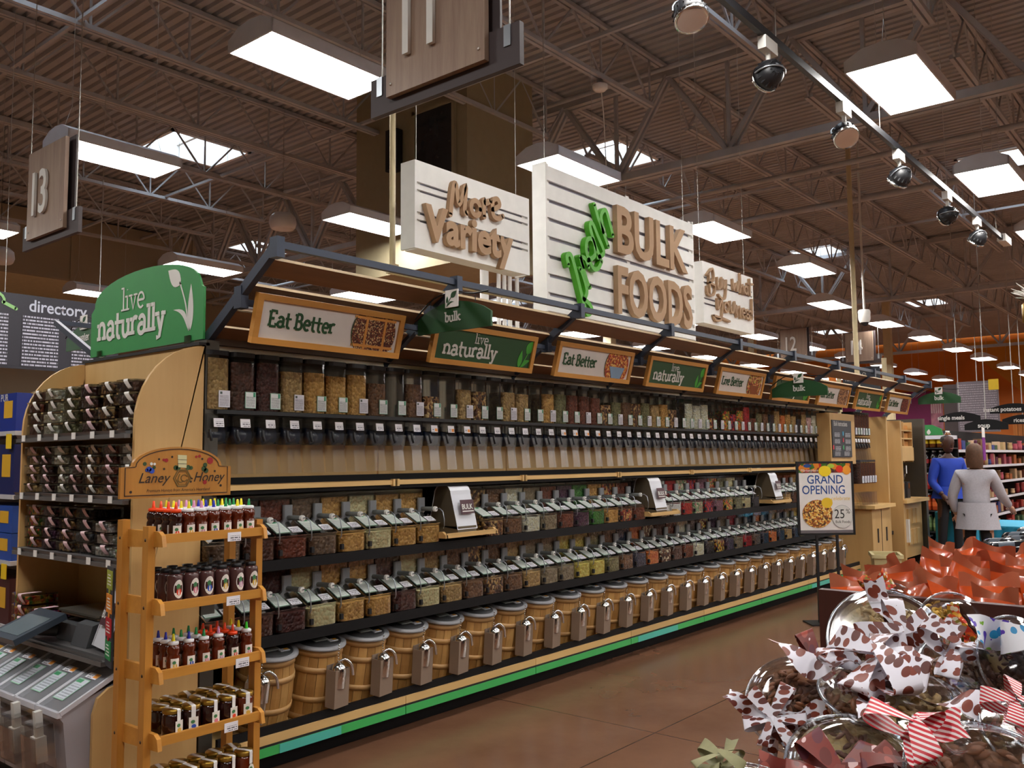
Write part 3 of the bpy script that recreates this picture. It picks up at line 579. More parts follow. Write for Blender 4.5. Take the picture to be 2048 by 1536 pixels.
# ---------------------------------------------------------------- bulk blade signs
def blade(x, yf, z, word, lab, w=.57):
    r = thing('blade_sign', lab, 'sign', (x, yf, z), group='green arched blade signs'); prof = [(0, 0), (w, 0), (w, .085)] + [(w * (1 - k / 10), .085 + .085 * math.sin(pi * k / 10) ** .8) for k in range(1, 10)] + [(0, .085)]
    MB().prism(prof, -.008, .008, SIDE).build('sign_board', M_dgreen if word == 'bulk' else mat('water_green', '#3a5f42', .5), r)
    t = MB(); hh = .036; tw = sum(SLAB[c][2] if c in SLAB else 1 for c in word) * hh * .86; slab(t, word, (w - tw) / 2, .055, hh, SIDE @ Matrix.Translation((0, 0, -.009)), .24, sx=.86); t.build('lettering', M_offwhite, r)
    MB().prism([(w / 2 - .05, .135), (w / 2 + .05, .135), (w / 2 + .05, .235), (w / 2 - .05, .235)], -.02, -.014, SIDE).build('leaf_card', M_paper, r)
    l = MB(); G = SIDE @ Matrix.Translation((0, 0, -.021)); cx = w / 2
    for p in (leaf((cx - .005, .19), (cx + .04, .225), .016), leaf((cx - .035, .16), (cx - .032, .2), .008), leaf((cx - .03, .145), (cx + .02, .165), .005, bend=.15)): l.prism(p, -.001, .001, G)
    rib(l, smooth([(cx - .035, .142), (cx - .02, .17), (cx, .195)]), .005, .001, G); l.build('leaf_emblem', M_dgreen, r)
    b = MB(); b.tube([SIDE @ Vector(p + (0,)) for p in smooth([(-.03, .1), (.12, .2), (cx, .225), (w - .15, .2), (w - .02, .2)])], .005, 5); b.tube([SIDE @ Vector((.1, .15, 0)), SIDE @ Vector((.1, .19, 0))], .003, 4); b.tube([SIDE @ Vector((w - .12, .15, 0)), SIDE @ Vector((w - .12, .2, 0))], .003, 4); b.build('hanger_arm', M_black, r)
    return r
blade(3.66, 3.74, 2.33, 'bulk', 'nearest green bulk blade sign with white leaf card'); blade(8.7, 3.74, 2.2, 'bulk', 'middle green bulk blade sign over the fifth naturally sign'); blade(13.7, 3.68, 2.335, 'bulk', 'farthest green bulk blade sign at the end of the aisle')
SLAB['w'] = SLAB['w']; blade(2.9, 6.62, 2.41, 'water', 'muted green water blade sign beside the directory board')
# ---------------------------------------------------------------- gravity bins
FOOD = {}
def food(key):
    if key in FOOD: return FOOD[key]
    T = {'darkbrown': ['#40231a', '#5a3122'], 'maroon': ['#3a1a18', '#54221c'], 'redbrown': ['#5e2a1a', '#7d3a22'], 'brown': ['#5a3a24', '#7d5433'], 'taupe': ['#5d4738', '#80654e'], 'tan': ['#9c7a4a', '#c7a368'],
         'gold': ['#b07b36', '#d9a85c'], 'pale': ['#cdb581', '#e6d3a4'], 'cream': ['#ddd2ae', '#f0e7cc'], 'white': ['#d8d6d2', '#f2f0ec'], 'olive': ['#5f5c3a', '#8a8458'], 'greytan': ['#7a6a52', '#9c8b70'], 'yellow': ['#c7a63a', '#e6cf6a'],
         'purple': ['#33182e', '#522848'], 'green': ['#1f5a20', '#3f8a32'], 'black': ['#1d1a20', '#2e2a33'], 'navy': ['#1b2236', '#2c3854'], 'orange': ['#c9581c', '#e8843c'], 'red': ['#8e0e1c', '#c4202c'], 'pink': ['#c88a8a', '#e6b6b0'], 'mauve': ['#6e4452', '#936374'],
         'mixnut': ['#5a3320', '#8d5f36', '#c9a46a', '#3c2217'], 'mixred': ['#7a1c1a', '#c79a58', '#2c1512', '#a8482a'], 'multi': ['#b8281c', '#d8a838', '#4d7a2c', '#d8742c'], 'mint': ['#8fae84', '#c98c84', '#d9d2b4', '#6f9a6a'], 'redmix': ['#a21a28', '#7a2060', '#d0402c', '#3a1220'],
         'corn': ['#d8a020', '#7a1c14', '#2a1210', '#e6c860'], 'brownwhite': ['#5a3018', '#3a1d10', '#e0d2b4', '#6f421f'], 'empty': None}
    c = T[key]; FOOD[key] = bits('food_' + key, [tuple(min(.95, v * 1.35 + .01) for v in srgb(h)) for h in c], 56, .45, 1.0) if c else None; return FOOD[key]
SAY = {'darkbrown': 'dark brown beans', 'maroon': 'maroon beans', 'redbrown': 'red brown grains', 'brown': 'brown nuts', 'taupe': 'dull brown nuts', 'tan': 'tan grains', 'gold': 'golden nuts', 'pale': 'pale nuts', 'cream': 'cream candies', 'white': 'white candies', 'olive': 'olive seeds', 'greytan': 'grey tan grains', 'yellow': 'yellow chips',
       'purple': 'dark purple fruit', 'green': 'green candies', 'black': 'black candies', 'navy': 'navy candies', 'orange': 'orange candies', 'red': 'red candies', 'pink': 'pink candies', 'mauve': 'mauve candies', 'mixnut': 'mixed nuts', 'mixred': 'red and tan mix', 'multi': 'multicoloured gummies', 'mint': 'green and pink candies', 'redmix': 'red and purple gummies', 'corn': 'candy corn', 'brownwhite': 'brown and white mix', 'empty': 'nothing'}
M_label = printed('bin_label', '#dfe3e2', '#6f7478', 14, '#2f8f66', (.74, .7, .93, .97), border='#8fb8a4'); M_label2 = printed('bin_label_plain', '#dcdbe4', '#77747f', 14, '#3a4a44', (.1, .78, .3, .92))
M_tag = printed('price_tag', '#eceaf0', '#55555c', 4, None, x0=.2, x1=.92, z0=.1, z1=.62); M_tag2 = printed('price_tag_orange', '#eceaf0', '#55555c', 4, '#e08a24', (.55, .1, .96, .55), x0=.1, x1=.5, z0=.1, z1=.6)
def setmat(o, m): o.material_slots[0].link = 'OBJECT'; o.material_slots[0].material = m
def dplan(w, y0, y1, r, n=4):
    return [(-w / 2, y1)] + [(-w / 2 + r - r * math.cos(a), y0 + r - r * math.sin(a)) for a in [pi / 2 * k / n for k in range(n + 1)]] + [(w / 2 - r + r * math.sin(a), y0 + r - r * math.cos(a)) for a in [pi / 2 * k / n for k in range(n + 1)]] + [(w / 2, y1)]
bw = .147; pl = dplan(bw, 0, .14, .035); pin = dplan(bw - .006, .003, .137, .033)
me_body = MB().prism(pl, 1.862, 2.15, caps=False).mesh('bin_body', M_clear)
me_fill = MB().prism(pin, 0, 1).mesh('contents', food('tan')); me_lid = MB().prism(dplan(bw + .002, -.002, .142, .036), 2.142, 2.166).mesh('lid', M_black)
me_house = MB().prism(dplan(.135, -.004, .12, .02), 1.752, 1.843, caps=False).mesh('valve_housing', clear('clear_tinted', (.82, .85, .88), .7, .02))
me_drum = MB().lathe([(.001, -.05), (.048, -.05), (.048, .05), (.001, .05)], 16, Matrix.Translation((0, .055, 1.735)) @ Matrix.Rotation(pi / 2, 4, 'Y')).mesh('valve_drum', mat('drum_blue', '#1c2334', .25))
fn = MB()
for (w0, y00, y01, z0_), (w1, y10, y11, z1_) in (((.14, 0, .11, 1.752), (.082, -.005, .07, 1.66)), ((.082, -.005, .07, 1.66), (.09, -.02, .05, 1.535))):
    a = [(-w0 / 2, y00, z0_), (w0 / 2, y00, z0_), (w0 / 2, y01, z0_), (-w0 / 2, y01, z0_)]; b_ = [(-w1 / 2, y10, z1_), (w1 / 2, y10, z1_), (w1 / 2, y11, z1_), (-w1 / 2, y11, z1_)]
    fn.add(a + b_, [(i, (i + 1) % 4, 4 + (i + 1) % 4, 4 + i) for i in range(4)])
me_funnel = fn.mesh('chute', clear('chute_clear', (.9, .9, .89), .14, .008, .25)); me_label = MB().box(.0, -.006, 1.876, .064, -.002, 1.962).mesh('label', M_label)
me_ptag = MB().prism([(-.028, 0), (.03, 0), (.03, .045), (-.028, .045)], 0, .003, frame((0, -.012, 1.775), (1, 0, 0), (0, .15, .98), (0, 1, 0))).mesh('price_tag', M_tag)
me_knob = MB().tube([(-.055, -.02, 1.76), (-.06, -.03, 1.73), (-.05, -.03, 1.705)], .008, 6).mesh('pull_handle', M_black)
TOP = 'tan darkbrown maroon tan gold gold gold brown empty brown mixnut empty tan mixnut empty tan tan empty gold olive redbrown redbrown redbrown mixnut olive brown mixnut olive tan gold mixnut empty cream cream cream mixred empty multi redmix multi red redbrown olive brown black tan orange gold tan black tan pink cream tan empty black'.split()
LEV = [.95, .9, .93, .8, .82, .78, .85, .7, 0, .75, .5, 0, .72, .7, 0, .74, .72, 0, .78, .8, .8, .8, .78, .6, .7, .72, .7, .75, .7, .75, .6, 0, .85, .8, .86, .4, 0, .7, .6, .75, .9, .5, .7, .7, .7, .85, .7, .75, .7, .6, .8, .7, .8, .6, 0, .6]
def gbin(x, y, key, lev, lab, j, grp='gravity bins in the top row', full=True):
    r = thing('gravity_bin', lab, 'dispenser', (x, y, 0), group=grp); place('bin_body', me_body, r); place('lid', me_lid, r)
    if key != 'empty':
        o = place('contents', me_fill, r, (0, 0, 1.866)); o.scale = (1, 1, max(.02, .275 * lev)); setmat(o, food(key))
    o = place('label', me_label, r); setmat(o, M_label if j % 3 else M_label2); place('valve_housing', me_house, r); place('valve_drum', me_drum, r); place('chute', me_funnel, r)
    o = place('price_tag', me_ptag, r); setmat(o, M_tag2 if 10 <= j <= 12 or 19 <= j <= 22 else M_tag); place('pull_handle', me_knob, r)
for j in range(53):
    k = TOP[j]; x = X0 + .0775 + .15466 * j
    gbin(x, 4.02, k, LEV[j], 'clear gravity bin %s, %s from the bronze end post' % ('standing empty' if k == 'empty' else 'of ' + SAY[k], ordinal(j + 1)), j)
# ---------------------------------------------------------------- scoop bins, two rows
sb = MB(); fp = dplan(.196, 0, .2, .045, 4); sb.prism(fp, 0, .118, caps=False); sb.box(-.098, .18, 0, .098, .40, .33); me_shell = sb.mesh('bin_shell', M_clear)
sc = MB(); sc.prism(dplan(.19, .004, .2, .042, 4), .005, .1); sc.box(-.094, .184, .005, .094, .395, .305); me_sfill = sc.mesh('contents', food('tan'))
th = math.atan2(.078, .16); F2 = frame((0, .018, .12), (1, 0, 0), (0, math.cos(th), math.sin(th)), (0, math.sin(th), -math.cos(th)))
sl = MB(); sl.prism([(-.095, 0), (.095, 0), (.095, .178), (-.095, .178)], 0, .004, F2); me_slid = sl.mesh('lid', clear('clear_lid', (.9, .92, .92), .9, .05, .12))
G2 = F2 @ Matrix.Translation((0, 0, -.003))
me_sl1 = MB().prism([(-.085, .03), (.005, .03), (.005, .15), (-.085, .15)], 0, .002, G2).mesh('label', printed('lid_label', '#cfd6cf', '#8b918c', 12, '#3fa06a', (.4, .84, .7, 1), ax=('X', 'Y'), border='#8fae9c')); me_sl2 = MB().prism([(.018, .03), (.085, .03), (.085, .085), (.018, .085)], 0, .002, G2).mesh('price_tag', printed('lid_tag', '#e9e7ee', '#55555c', 4, ax=('X', 'Y')))
hb = MB(); hb.rbox(.04, .155, .155, .1, .178, .275, .006); me_sbr = hb.mesh('scoop_bracket', M_grey)
hh = MB(); hh.tube([(.07, .16, .205), (.085, .06, .205)], .014, 8); me_shd = hh.mesh('scoop_handle', mat('scoop_grey', '#6f7270', .4)); hh = MB(); hh.tube([(.085, .062, .205), (.086, .045, .205)], .0165, 8); me_scap = hh.mesh('handle_cap', M_offwhite)
hh = MB(); hh.tube([Vector(p) for p in ((.086, .045, .205), (.09, .02, .21), (.095, -.005, .19), (.097, -.015, .14), (.098, -.014, .1), (.099, -.004, .085))], .0035, 5); me_scab = hh.mesh('steel_cable', M_steel); me_latch = MB().box(-.1, -.006, .02, -.082, .01, .05).mesh('latch', M_black)
ROW1 = 'taupe darkbrown redbrown taupe gold pale gold gold . . mixnut brown cream greytan redbrown purple green gold mixred redbrown . white white red mint redmix mauve multi olive pale black . . black tan darkbrown redbrown tan brown gold black navy'.split()
ROW2 = 'redbrown darkbrown maroon pale gold gold maroon pale tan brown mixnut brown tan greytan greytan yellow yellow olive brown navy orange brownwhite darkbrown redbrown cream black corn purple greytan red taupe navy orange navy tan navy olive yellow pink black brown tan'.split()
def sbin(x, z, key, lab, grp):
    r = thing('scoop_bin', lab, 'bin', (x, 3.96, z), group=grp); place('bin_shell', me_shell, r); o = place('contents', me_sfill, r); setmat(o, food(key))
    place('lid', me_slid, r); place('label', me_sl1, r); place('price_tag', me_sl2, r); place('scoop_bracket', me_sbr, r); h = place('scoop_handle', me_shd, r); place('handle_cap', me_scap, h); place('steel_cable', me_scab, h); place('latch', me_latch, r)
for row, z, nm, wh in ((ROW1, 1.083, 'upper row', 'upper'), (ROW2, .698, 'lower row', 'lower')):
    for k, key in enumerate(row):
        if key != '.': sbin(2.543 + .20622 * k, z, key, 'scoop bin of %s, %s from the left, %s' % (SAY[key], ordinal(k + 1), nm), 'scoop bins in the ' + nm)
# ---------------------------------------------------------------- roll bag stands on maple trays
M_bag = frosted('bag_film', '#d9dce4', .93, .3); M_maroon = mat('maroon_print', '#4d2a34', .5)
def bagstand(x, lab):
    t = thing('bag_tray', 'maple tray under the ' + lab, 'tray', (x, 3.93, 1.108)); m = MB(); m.box(-.24, -.03, 0, .24, .27, .014); m.build('tray_board', M_mapleh, t)
    for s in (-1, 1):
        m = MB(); m.prism([(-.03, 0), (.27, 0), (.27, .03), (.0, .04), (-.03, .02)], s * .24 - .01, s * .24 + .01, Matrix(((0, 0, 1, 0), (1, 0, 0, 0), (0, 1, 0, 0), (0, 0, 0, 1)))); m.build('tray_end', M_mapleh, t)
    MB().box(-.24, -.03, .014, .24, -.02, .03).build('tray_lip', M_mapleh, t)
    r = thing('bag_dispenser', lab, 'bag dispenser', (x - .02, 3.93, 1.122), group='plastic bag rolls between the scoop bins')
    K = Matrix(((0, 0, 1, 0), (1, 0, 0, 0), (0, 1, 0, 0), (0, 0, 0, 1)))
    def prof(o): return [(.0 - o * .2, .03)] + [(.02 - o * .5, .1)] + [(.135 - (.07 + o) * math.cos(a), .25 + (.065 + o) * math.sin(a)) for a in [pi * k / 8 for k in range(9)]] + [(.255 + o * .5, .06)]
    out, inn = prof(.006), prof(0)
    m = MB(); n = len(out)
    for i in range(n - 1):
        m.add([K @ Vector((*p, w_)) for p in (out[i], out[i + 1]) for w_ in (-.09, .1)], [(0, 1, 3, 2)], 0, True)
    m.build('plastic_bags', M_bag, r)
    m = MB(); m.prism(inn, -.085, -.075, K); m.prism(inn, .08, .09, K); m.box(-.085, 0, 0, .09, .26, .05); m.build('metal_stand', mat('stand_bronze', '#6f6452', .4, .3), r)
    u = Vector((0, .065, .25)).normalized(); G = frame((0, -.003, .085), (1, 0, 0), (0, .18, .98), (0, 1, 0))
    MB().prism([(-.05, .045), (.075, .045), (.075, .135), (-.05, .135)], -.006, -.003, G).build('maroon_label', M_maroon, r)
    text('lettering', 'BULK', G @ FACE.inverted() @ FACE @ Matrix.Translation((-.044, .075, -.008)), M_offwhite, r, size=.046, bold=.0012, sx=.92)
    MB().prism([(-.04, .057), (.065, .057), (.065, .064), (-.04, .064)], -.008, -.006, G).build('small_print', M_offwhite, r)
bagstand(4.30, 'bag roll stand nearest the honey rack'); bagstand(6.77, 'bag roll stand in the middle of the run'); bagstand(9.25, 'bag roll stand farthest along, near the opening sign')
# ---------------------------------------------------------------- bushel barrels with scoops
M_stave = wood('barrel_stave', '#c59a5c', '#a87a40', .5, 2, 16.0, 0); M_stave2 = wood('barrel_stave_dark', '#b5874c', '#8f642f', .5, 2, 16.0, 0); M_hoop = wood('barrel_hoop', '#c79f6a', '#b0874f', .5, 0, 8.0, 0)
M_lidrim = frosted('lid_rim', '#a4a4a8', .75, .25); M_holster = mat('holster_taupe', '#8b7766', .6, var=.08)
def rad(t): return .128 + .026 * math.sin(pi * min(1, .12 + t * .78))
NS = 18; BH = .40; zs = [0, .1, .2, .3, BH]
def stave(mb, a0, mi=0, dr=0):
    w = 2 * pi / NS; vs = []
    for z in zs:
        r = rad(z / BH) + dr
        for a in (a0 - w * .48, a0, a0 + w * .48): vs.append((r * math.cos(a), r * math.sin(a), z))
        vs.append(((r - .012) * math.cos(a0 + w * .48), (r - .012) * math.sin(a0 + w * .48), z)); vs.append(((r - .012) * math.cos(a0 - w * .48), (r - .012) * math.sin(a0 - w * .48), z))
    fs = [(i * 5 + k, i * 5 + (k + 1) % 5, i * 5 + 5 + (k + 1) % 5, i * 5 + 5 + k) for i in range(4) for k in range(5)]
    mb.add(vs, fs, mi)
me_st = MB(); stave(me_st, 0); me_st = me_st.mesh('stave', M_stave); aj = MB()
for k in range(NS): stave(aj, 2 * pi * k / NS, k % 2, .001 * (k % 3))
me_allst = aj.mesh('staves', [M_stave, M_stave2])
def hoopm(z0, z1): 
    return MB().lathe([(rad(z0 / BH) + .001, z0), (rad(z0 / BH) + .005, z0), (rad(z1 / BH) + .005, z1), (rad(z1 / BH) + .001, z1)], 28).mesh('hoop', M_hoop)
hoops = [hoopm(*z) for z in ((.012, .04), (.115, .145), (.275, .305), (.362, .392))]
me_blid = MB().lathe([(.0001, .418), (.12, .418), (.135, .412), (.148, .41)], 32).mesh('lid', clear('barrel_lid_clear', (.9, .9, .9), .6, .07, .2))
me_brim = MB().lathe([(.14, .398), (.158, .398), (.160, .404), (.158, .412), (.142, .414)], 32).mesh('lid_rim', M_lidrim)
me_bin = MB().lathe([(.0001, .388), (.132, .385)], 24).mesh('contents', food('tan'))
cm = MB(); cm.rbox(-.02, -.012, .419, .02, .012, .432, .004); cm.box(-.012, .012, .419, -.004, .022, .426); cm.box(.004, .012, .419, .012, .022, .426); me_clip = cm.mesh('lid_clip', M_black)
me_bl = MB().box(-.045, -.04, .419, .045, .02, .421).mesh('label', printed('barrel_label', '#d6dcd6', '#8b918c', 9, '#46b07c', (.35, .8, .65, 1), ax=('X', 'Y'))); me_bt = MB().box(.03, -.075, .419, .085, -.045, .421).mesh('price_tag', printed('barrel_tag', '#e6e6ee', '#60606a', 4, '#eba32c', (.5, .3, 1, 1), ax=('X', 'Y'), x0=.05, x1=.45))
hm = MB(); hm.box(-.055, -.07, -.13, .055, -.066, .07); hm.box(-.055, -.004, -.13, .055, 0, .09); hm.box(-.055, -.066, -.13, -.051, -.004, .07); hm.box(.051, -.066, -.13, .055, -.004, .07); hm.box(-.055, -.07, -.134, .055, 0, -.13); me_hol = hm.mesh('scoop_holster', M_holster)
sm = MB(); sm.lathe([(.0001, .045), (.022, .04), (.037, .022), (.042, 0), (.042, -.09)], 18); me_bowl = sm.mesh('scoop_bowl', M_chrome)
sm = MB(); sm.tube(smooth([Vector((0, 0, .044)), Vector((.02, -.02, .06)), Vector((.05, -.045, .03)), Vector((.07, -.05, -.03))], 4), .008, 6); me_hnd = sm.mesh('scoop_handle', M_chrome)
sm = MB()
for k in range(7): sm.lathe([(.0001, -.006), (.006, 0), (.0001, .006)], 6, Matrix.Translation((.004 * math.sin(k * 2), .01, .05 + .014 * k)))
me_chain = sm.mesh('bead_chain', M_chrome)
TILT = .192; KEYB = 'maroon darkbrown gold taupe brown tan mixnut olive brown redbrown darkbrown pale gold maroon tan brown redbrown purple tan mixnut gold brown darkbrown tan olive brown'.split()
for k in range(26):
    x = 2.88 + .325 * k
    r = thing('wooden_barrel', 'slatted wooden barrel with clear lid, %s along the floor row' % ordinal(k + 1), 'barrel', (x, 4.157, .201), (TILT, 0, 0), 'wooden barrels on the bottom deck')
    if k < 9:
        for s in range(NS):
            o = place('stave', me_st, r, (0, 0, 0), (0, 0, 2 * pi * s / NS + k * .13))
            if (s * 7 + k * 3) % 5 < 2: setmat(o, M_stave2)
    else: tag(place('staves', me_allst, r, (0, 0, 0), (0, 0, k * .4)), kind='stuff')
    for h in hoops: place('hoop', h, r)
    setmat(place('contents', me_bin, r), food(KEYB[k])); place('lid', me_blid, r); place('lid_rim', me_brim, r)
    for s in (-.07, .02): place('lid_clip', me_clip, r, (s, .06 + (.02 if s > 0 else 0), 0), (0, 0, .2))
    place('label', me_bl, r); place('price_tag', me_bt, r)
    ox = -.12 if k == 0 else .01; rr = (rad(.5)) * math.cos(math.asin(ox / .16)) + .006
    place('scoop_holster', me_hol, r, (ox, -rr, .235), (-TILT * .6, 0, -.75 if k == 0 else 0.12))
    hz = Vector((x + ox, 4.157, .201)) + Matrix.Rotation(TILT, 3, 'X') @ Vector((0, -rr - .036, .30))
    q = thing('metal_scoop', 'shiny steel scoop in the holster of the %s barrel' % ordinal(k + 1), 'scoop', hz, (0.1, 0, .3), 'steel scoops hung on the barrels')
    place('scoop_bowl', me_bowl, q); place('scoop_handle', me_hnd, q); tag(place('bead_chain', me_chain, q), kind='stuff')
# ---------------------------------------------------------------- instruction board, second bin bank
ib = thing('instruction_board', 'tall charcoal bulk instructions board on the maple panel', 'sign', (10.66, 3.86, 0))
MB().box(-.04, .0, 1.5, .82, .16, 2.12).build('maple_backer', M_maple, ib); MB().box(0, -.012, 1.585, .66, 0, 2.035).build('charcoal_panel', mat('charcoal_board', '#33363c', .5), ib)
text('lettering', 'Bulk Instructions', FACE @ Matrix.Translation((.05, 1.965, -.014)), M_offwhite, ib, size=.085, sx=.8)
M_grt = printed('small_grey_type', '#33363c', '#b9b9bd', 5, ax=('X', 'Z'), z0=.02, z1=.98, x0=.02, x1=.98)
for u, v in ((.05, 1.83), (.42, 1.83), (.05, 1.75), (.42, 1.75), (.07, 1.665), (.42, 1.665), (.05, 1.6), (.37, 1.6)): MB().box(u, -.014, v, u + .2, -.012, v + .055).build('instruction_text', M_grt, ib)
for u, v, c in ((.34, 1.85, '#3f9ac0'), (.34, 1.77, '#c03a4a'), (.0, 1.68, '#d0404a'), (.34, 1.68, '#3f9a60')): MB().box(u, -.015, v, u + .035, -.012, v + .05).build('step_marker', mat('step_' + c[1:], c, .5), ib)
for j in range(6): gbin(11.62 + .1 * j, 3.9, 'darkbrown', .95, 'clear coffee bin with white label, %s beyond the instruction board' % ordinal(j + 1), j + 30, 'coffee bins beyond the instruction board')
for j in range(6):
    r = thing('coffee_chute', 'short dark coffee bin with white label, %s above the counter' % ordinal(j + 1), 'dispenser', (11.62 + .1 * j, 3.84, -.62), group='lower coffee bins above the counter')
    place('bin_body', me_body, r); place('lid', me_lid, r); o = place('contents', me_fill, r, (0, 0, 1.866)); o.scale = (1, 1, .26); setmat(o, food('darkbrown')); setmat(place('label', me_label, r), M_label2); place('chute', me_funnel, r)
# ================================================================ end cap facing the near end of the aisle
ec = thing('end_cap', 'maple end cap shelving with curved side panels and grey shelves', 'shelving')
Y0, Y1 = 4.03, 5.3; XB_ = 2.44
def side_poly():
    p = [(XB_, 0), (1.93, 0), (1.93, .48), (1.95, .55), (2.0, .585), (2.06, .6), (2.088, .65), (2.088, 1.75)]
    p += [(2.088 + .36 * (1 - math.cos(t)), 1.78 + .40 * math.sin(t)) for t in [pi / 2 * k / 10 for k in range(11)]]; return p + [(XB_, 2.18)]
K = Matrix(((1, 0, 0, 0), (0, 0, 1, 0), (0, 1, 0, 0), (0, 0, 0, 1)))
for y in (Y0, Y1 - .02): MB().prism(side_poly(), y, y + .02, K).build('side_panel', M_maple, ec)
MB().box(XB_ - .02, Y0 + .02, 0, XB_, Y1 - .02, 2.19).build('back_panel', M_maple, ec); MB().box(XB_ - .03, Y0, 2.185, XB_ + .03, Y1, 2.2).build('top_trim', M_dark, ec)
MB().box(1.96, Y0 + .02, 0, XB_, Y1 - .02, .13).build('kick_base', M_shelfblk, ec)
M_lip = mat('shelf_lip_grey', '#6d6b6b', .4, .4)
for z, xf in ((1.735, 2.08), (1.424, 2.08), (1.125, 2.08), (.70, 2.0)):
    MB().box(xf, Y0 + .025, z, XB_ - .02, Y1 - .025, z + .016).build('shelf_plate', M_lip, ec); m = MB(); m.add([(xf - .012, Y0 + .025, z - .022), (xf - .012, Y1 - .025, z - .022), (xf - .03, Y1 - .025, z + .018), (xf - .03, Y0 + .025, z + .018)], [(0, 1, 2, 3)]); m.box(xf - .03, Y0 + .025, z - .02, xf, Y1 - .025, z - .0); m.build('price_rail', M_lip, ec)
    if z > 1:
        for k in range(6): MB().box(xf - .034, Y0 + .12 + .2 * k, z - .016, xf - .031, Y0 + .16 + .2 * k, z + .018).build('price_tag', M_paper, ec)
# arched header
ls = thing('endcap_header', 'large arched green live naturally header on top of the end cap', 'sign', (2.455, 5.28, 2.222)); w = 1.22
prof = [(0, 0), (w, 0), (w, .27)] + [(w - .03 * math.sin(a), .27 + .03 * (1 - math.cos(a))) for a in (.5, 1.0)] + [(w / 2 + .57 * math.cos(a), .30 + .15 * math.sin(a) ** .9) for a in [pi * (k + .5) / 17 for k in range(17)]] + [(.04, .29), (.0, .26)]
MB().prism(prof, -.006, .006, SIDE).build('sign_board', M_green, ls)
t = MB(); G = SIDE @ Matrix.Translation((0, 0, -.007)); slab(t, 'live', .37, .235, .085, G, .15); slab(t, 'naturally', .09, .09, .098, G, .27, sx=.93); t.build('lettering', M_offwhite, ls)
l = MB()
for p in (leaf((1.0, .17 + .14), (.87, .40), .045), leaf((1.1, .055), (1.1, .30), .026), leaf((1.08, .06), (.93, .18), .014, bend=-.2)): l.prism(p, -.001, .001, G)
rib(l, smooth([(1.085, .06), (1.05, .2), (.99, .32)]), .011, .001, G); l.build('leaf_emblem', M_offwhite, ls)
for u in (.12, 1.08): MB().box(-.012, -u - .03, -.02, .012, -u + .03, .03).build('clear_clip', clear('clip_clear', (.75, .88, .85), .9, .15), ls)
# ---------------------------------------------------------------- clamshell tubs on the end cap
tb = MB(); tb.box(-.08, -.084, 0, .08, .084, .05); me_tub = MB().prism([(-.075, -.082), (.075, -.082), (.085, -.09), (.085, .09), (-.085, .09), (-.085, -.09)], .002, .05, caps=False).mesh('tub', M_clear)
me_tfill = MB().rbox(-.078, -.082, .004, .078, .082, .046, .015).mesh('contents', food('tan')); me_tlid = MB().rbox(-.09, -.094, .05, .09, .094, .058, .02).mesh('lid', clear('lid_clear', (.9, .92, .92), .9, .08))
bm_ = MB(); bm_.add([(-.088, -.045, .0595), (-.088, .0, .0595), (.02, .0, .0595), (.02, -.045, .0595)], [(0, 1, 2, 3)]); pts = smooth([(-.088, .0595), (-.094, .05), (-.09, .03), (-.083, .012)], 3)
for a, c in zip(pts, pts[1:]):
    s0 = (.0595 - a[1]) * .9; s1 = (.0595 - c[1]) * .9; bm_.add([(a[0], -.045 - s0, a[1]), (a[0], -s0, a[1]), (c[0], -s1, c[1]), (c[0], -.045 - s1, c[1])], [(0, 1, 2, 3)])
me_band = bm_.mesh('label_band', M_paper); M_pinkband = mat('pink_band', '#e3c0c6', .5)
TUBS = ((1.752, 'top shelf', [('redbrown', 0, 4), ('cream', 0, 4), ('olive', 0, 4), ('maroon', 1, 4), ('mixnut', 0, 4), ('darkbrown', 0, 4)], .062), (1.441, 'middle shelf', [('tan', 1, 5), ('maroon', 1, 5), ('cream', 0, 5), ('darkbrown', 1, 5), ('mixnut', 0, 5), ('redbrown', 1, 5), ('white', 0, 5)], .05), (1.142, 'lower shelf', [('multi', 1, 4), ('purple', 1, 4), ('mixnut', 1, 4), ('black', 1, 4), ('white', 1, 3), ('mint', 1, 3)], .058))
for z, sh, cols, hh_ in TUBS:
    n = len(cols)
    for c, (key, pk, cnt) in enumerate(cols):
        y = (5.17 - c * (1.02 / (n - 1))) if n == 6 else (5.19 - c * (1.05 / (n - 1))); 
        for k in range(cnt):
            r = thing('clamshell_tub', 'tub of %s, level %s, %s stack, %s' % (SAY[key], ordinal(k + 1).replace('first', 'one').replace('second', 'two').replace('third', 'three').replace('fourth', 'four').replace('fifth', 'five'), ordinal(c + 1), sh), 'tub', (2.185 + RND.uniform(-.012, .012), y + RND.uniform(-.008, .008), z + k * hh_), (0, 0, RND.uniform(-.08, .08)), 'clamshell tubs on the end cap')
            sc_ = .78 if n == 7 else .92; r.scale = (1, sc_, hh_ / .06)
            place('tub', me_tub, r); setmat(place('contents', me_tfill, r), food(key)); place('lid', me_tlid, r); o = place('label_band', me_band, r); 
            if pk: setmat(o, M_pinkband)
for c, (key, y, cnt) in enumerate((('multi', 5.2, 3), ('redmix', 5.0, 2))):
    for k in range(cnt):
        r = thing('clamshell_tub', 'tub of %s, level %s, short %s stack beside the scale' % (SAY[key], ('one', 'two', 'three')[k], ('far', 'near')[c]), 'tub', (2.15, y, .717 + k * .06), (0, 0, .1 * c), 'clamshell tubs on the end cap')
        place('tub', me_tub, r); setmat(place('contents', me_tfill, r), food(key)); place('lid', me_tlid, r); setmat(place('label_band', me_band, r), M_pinkband)
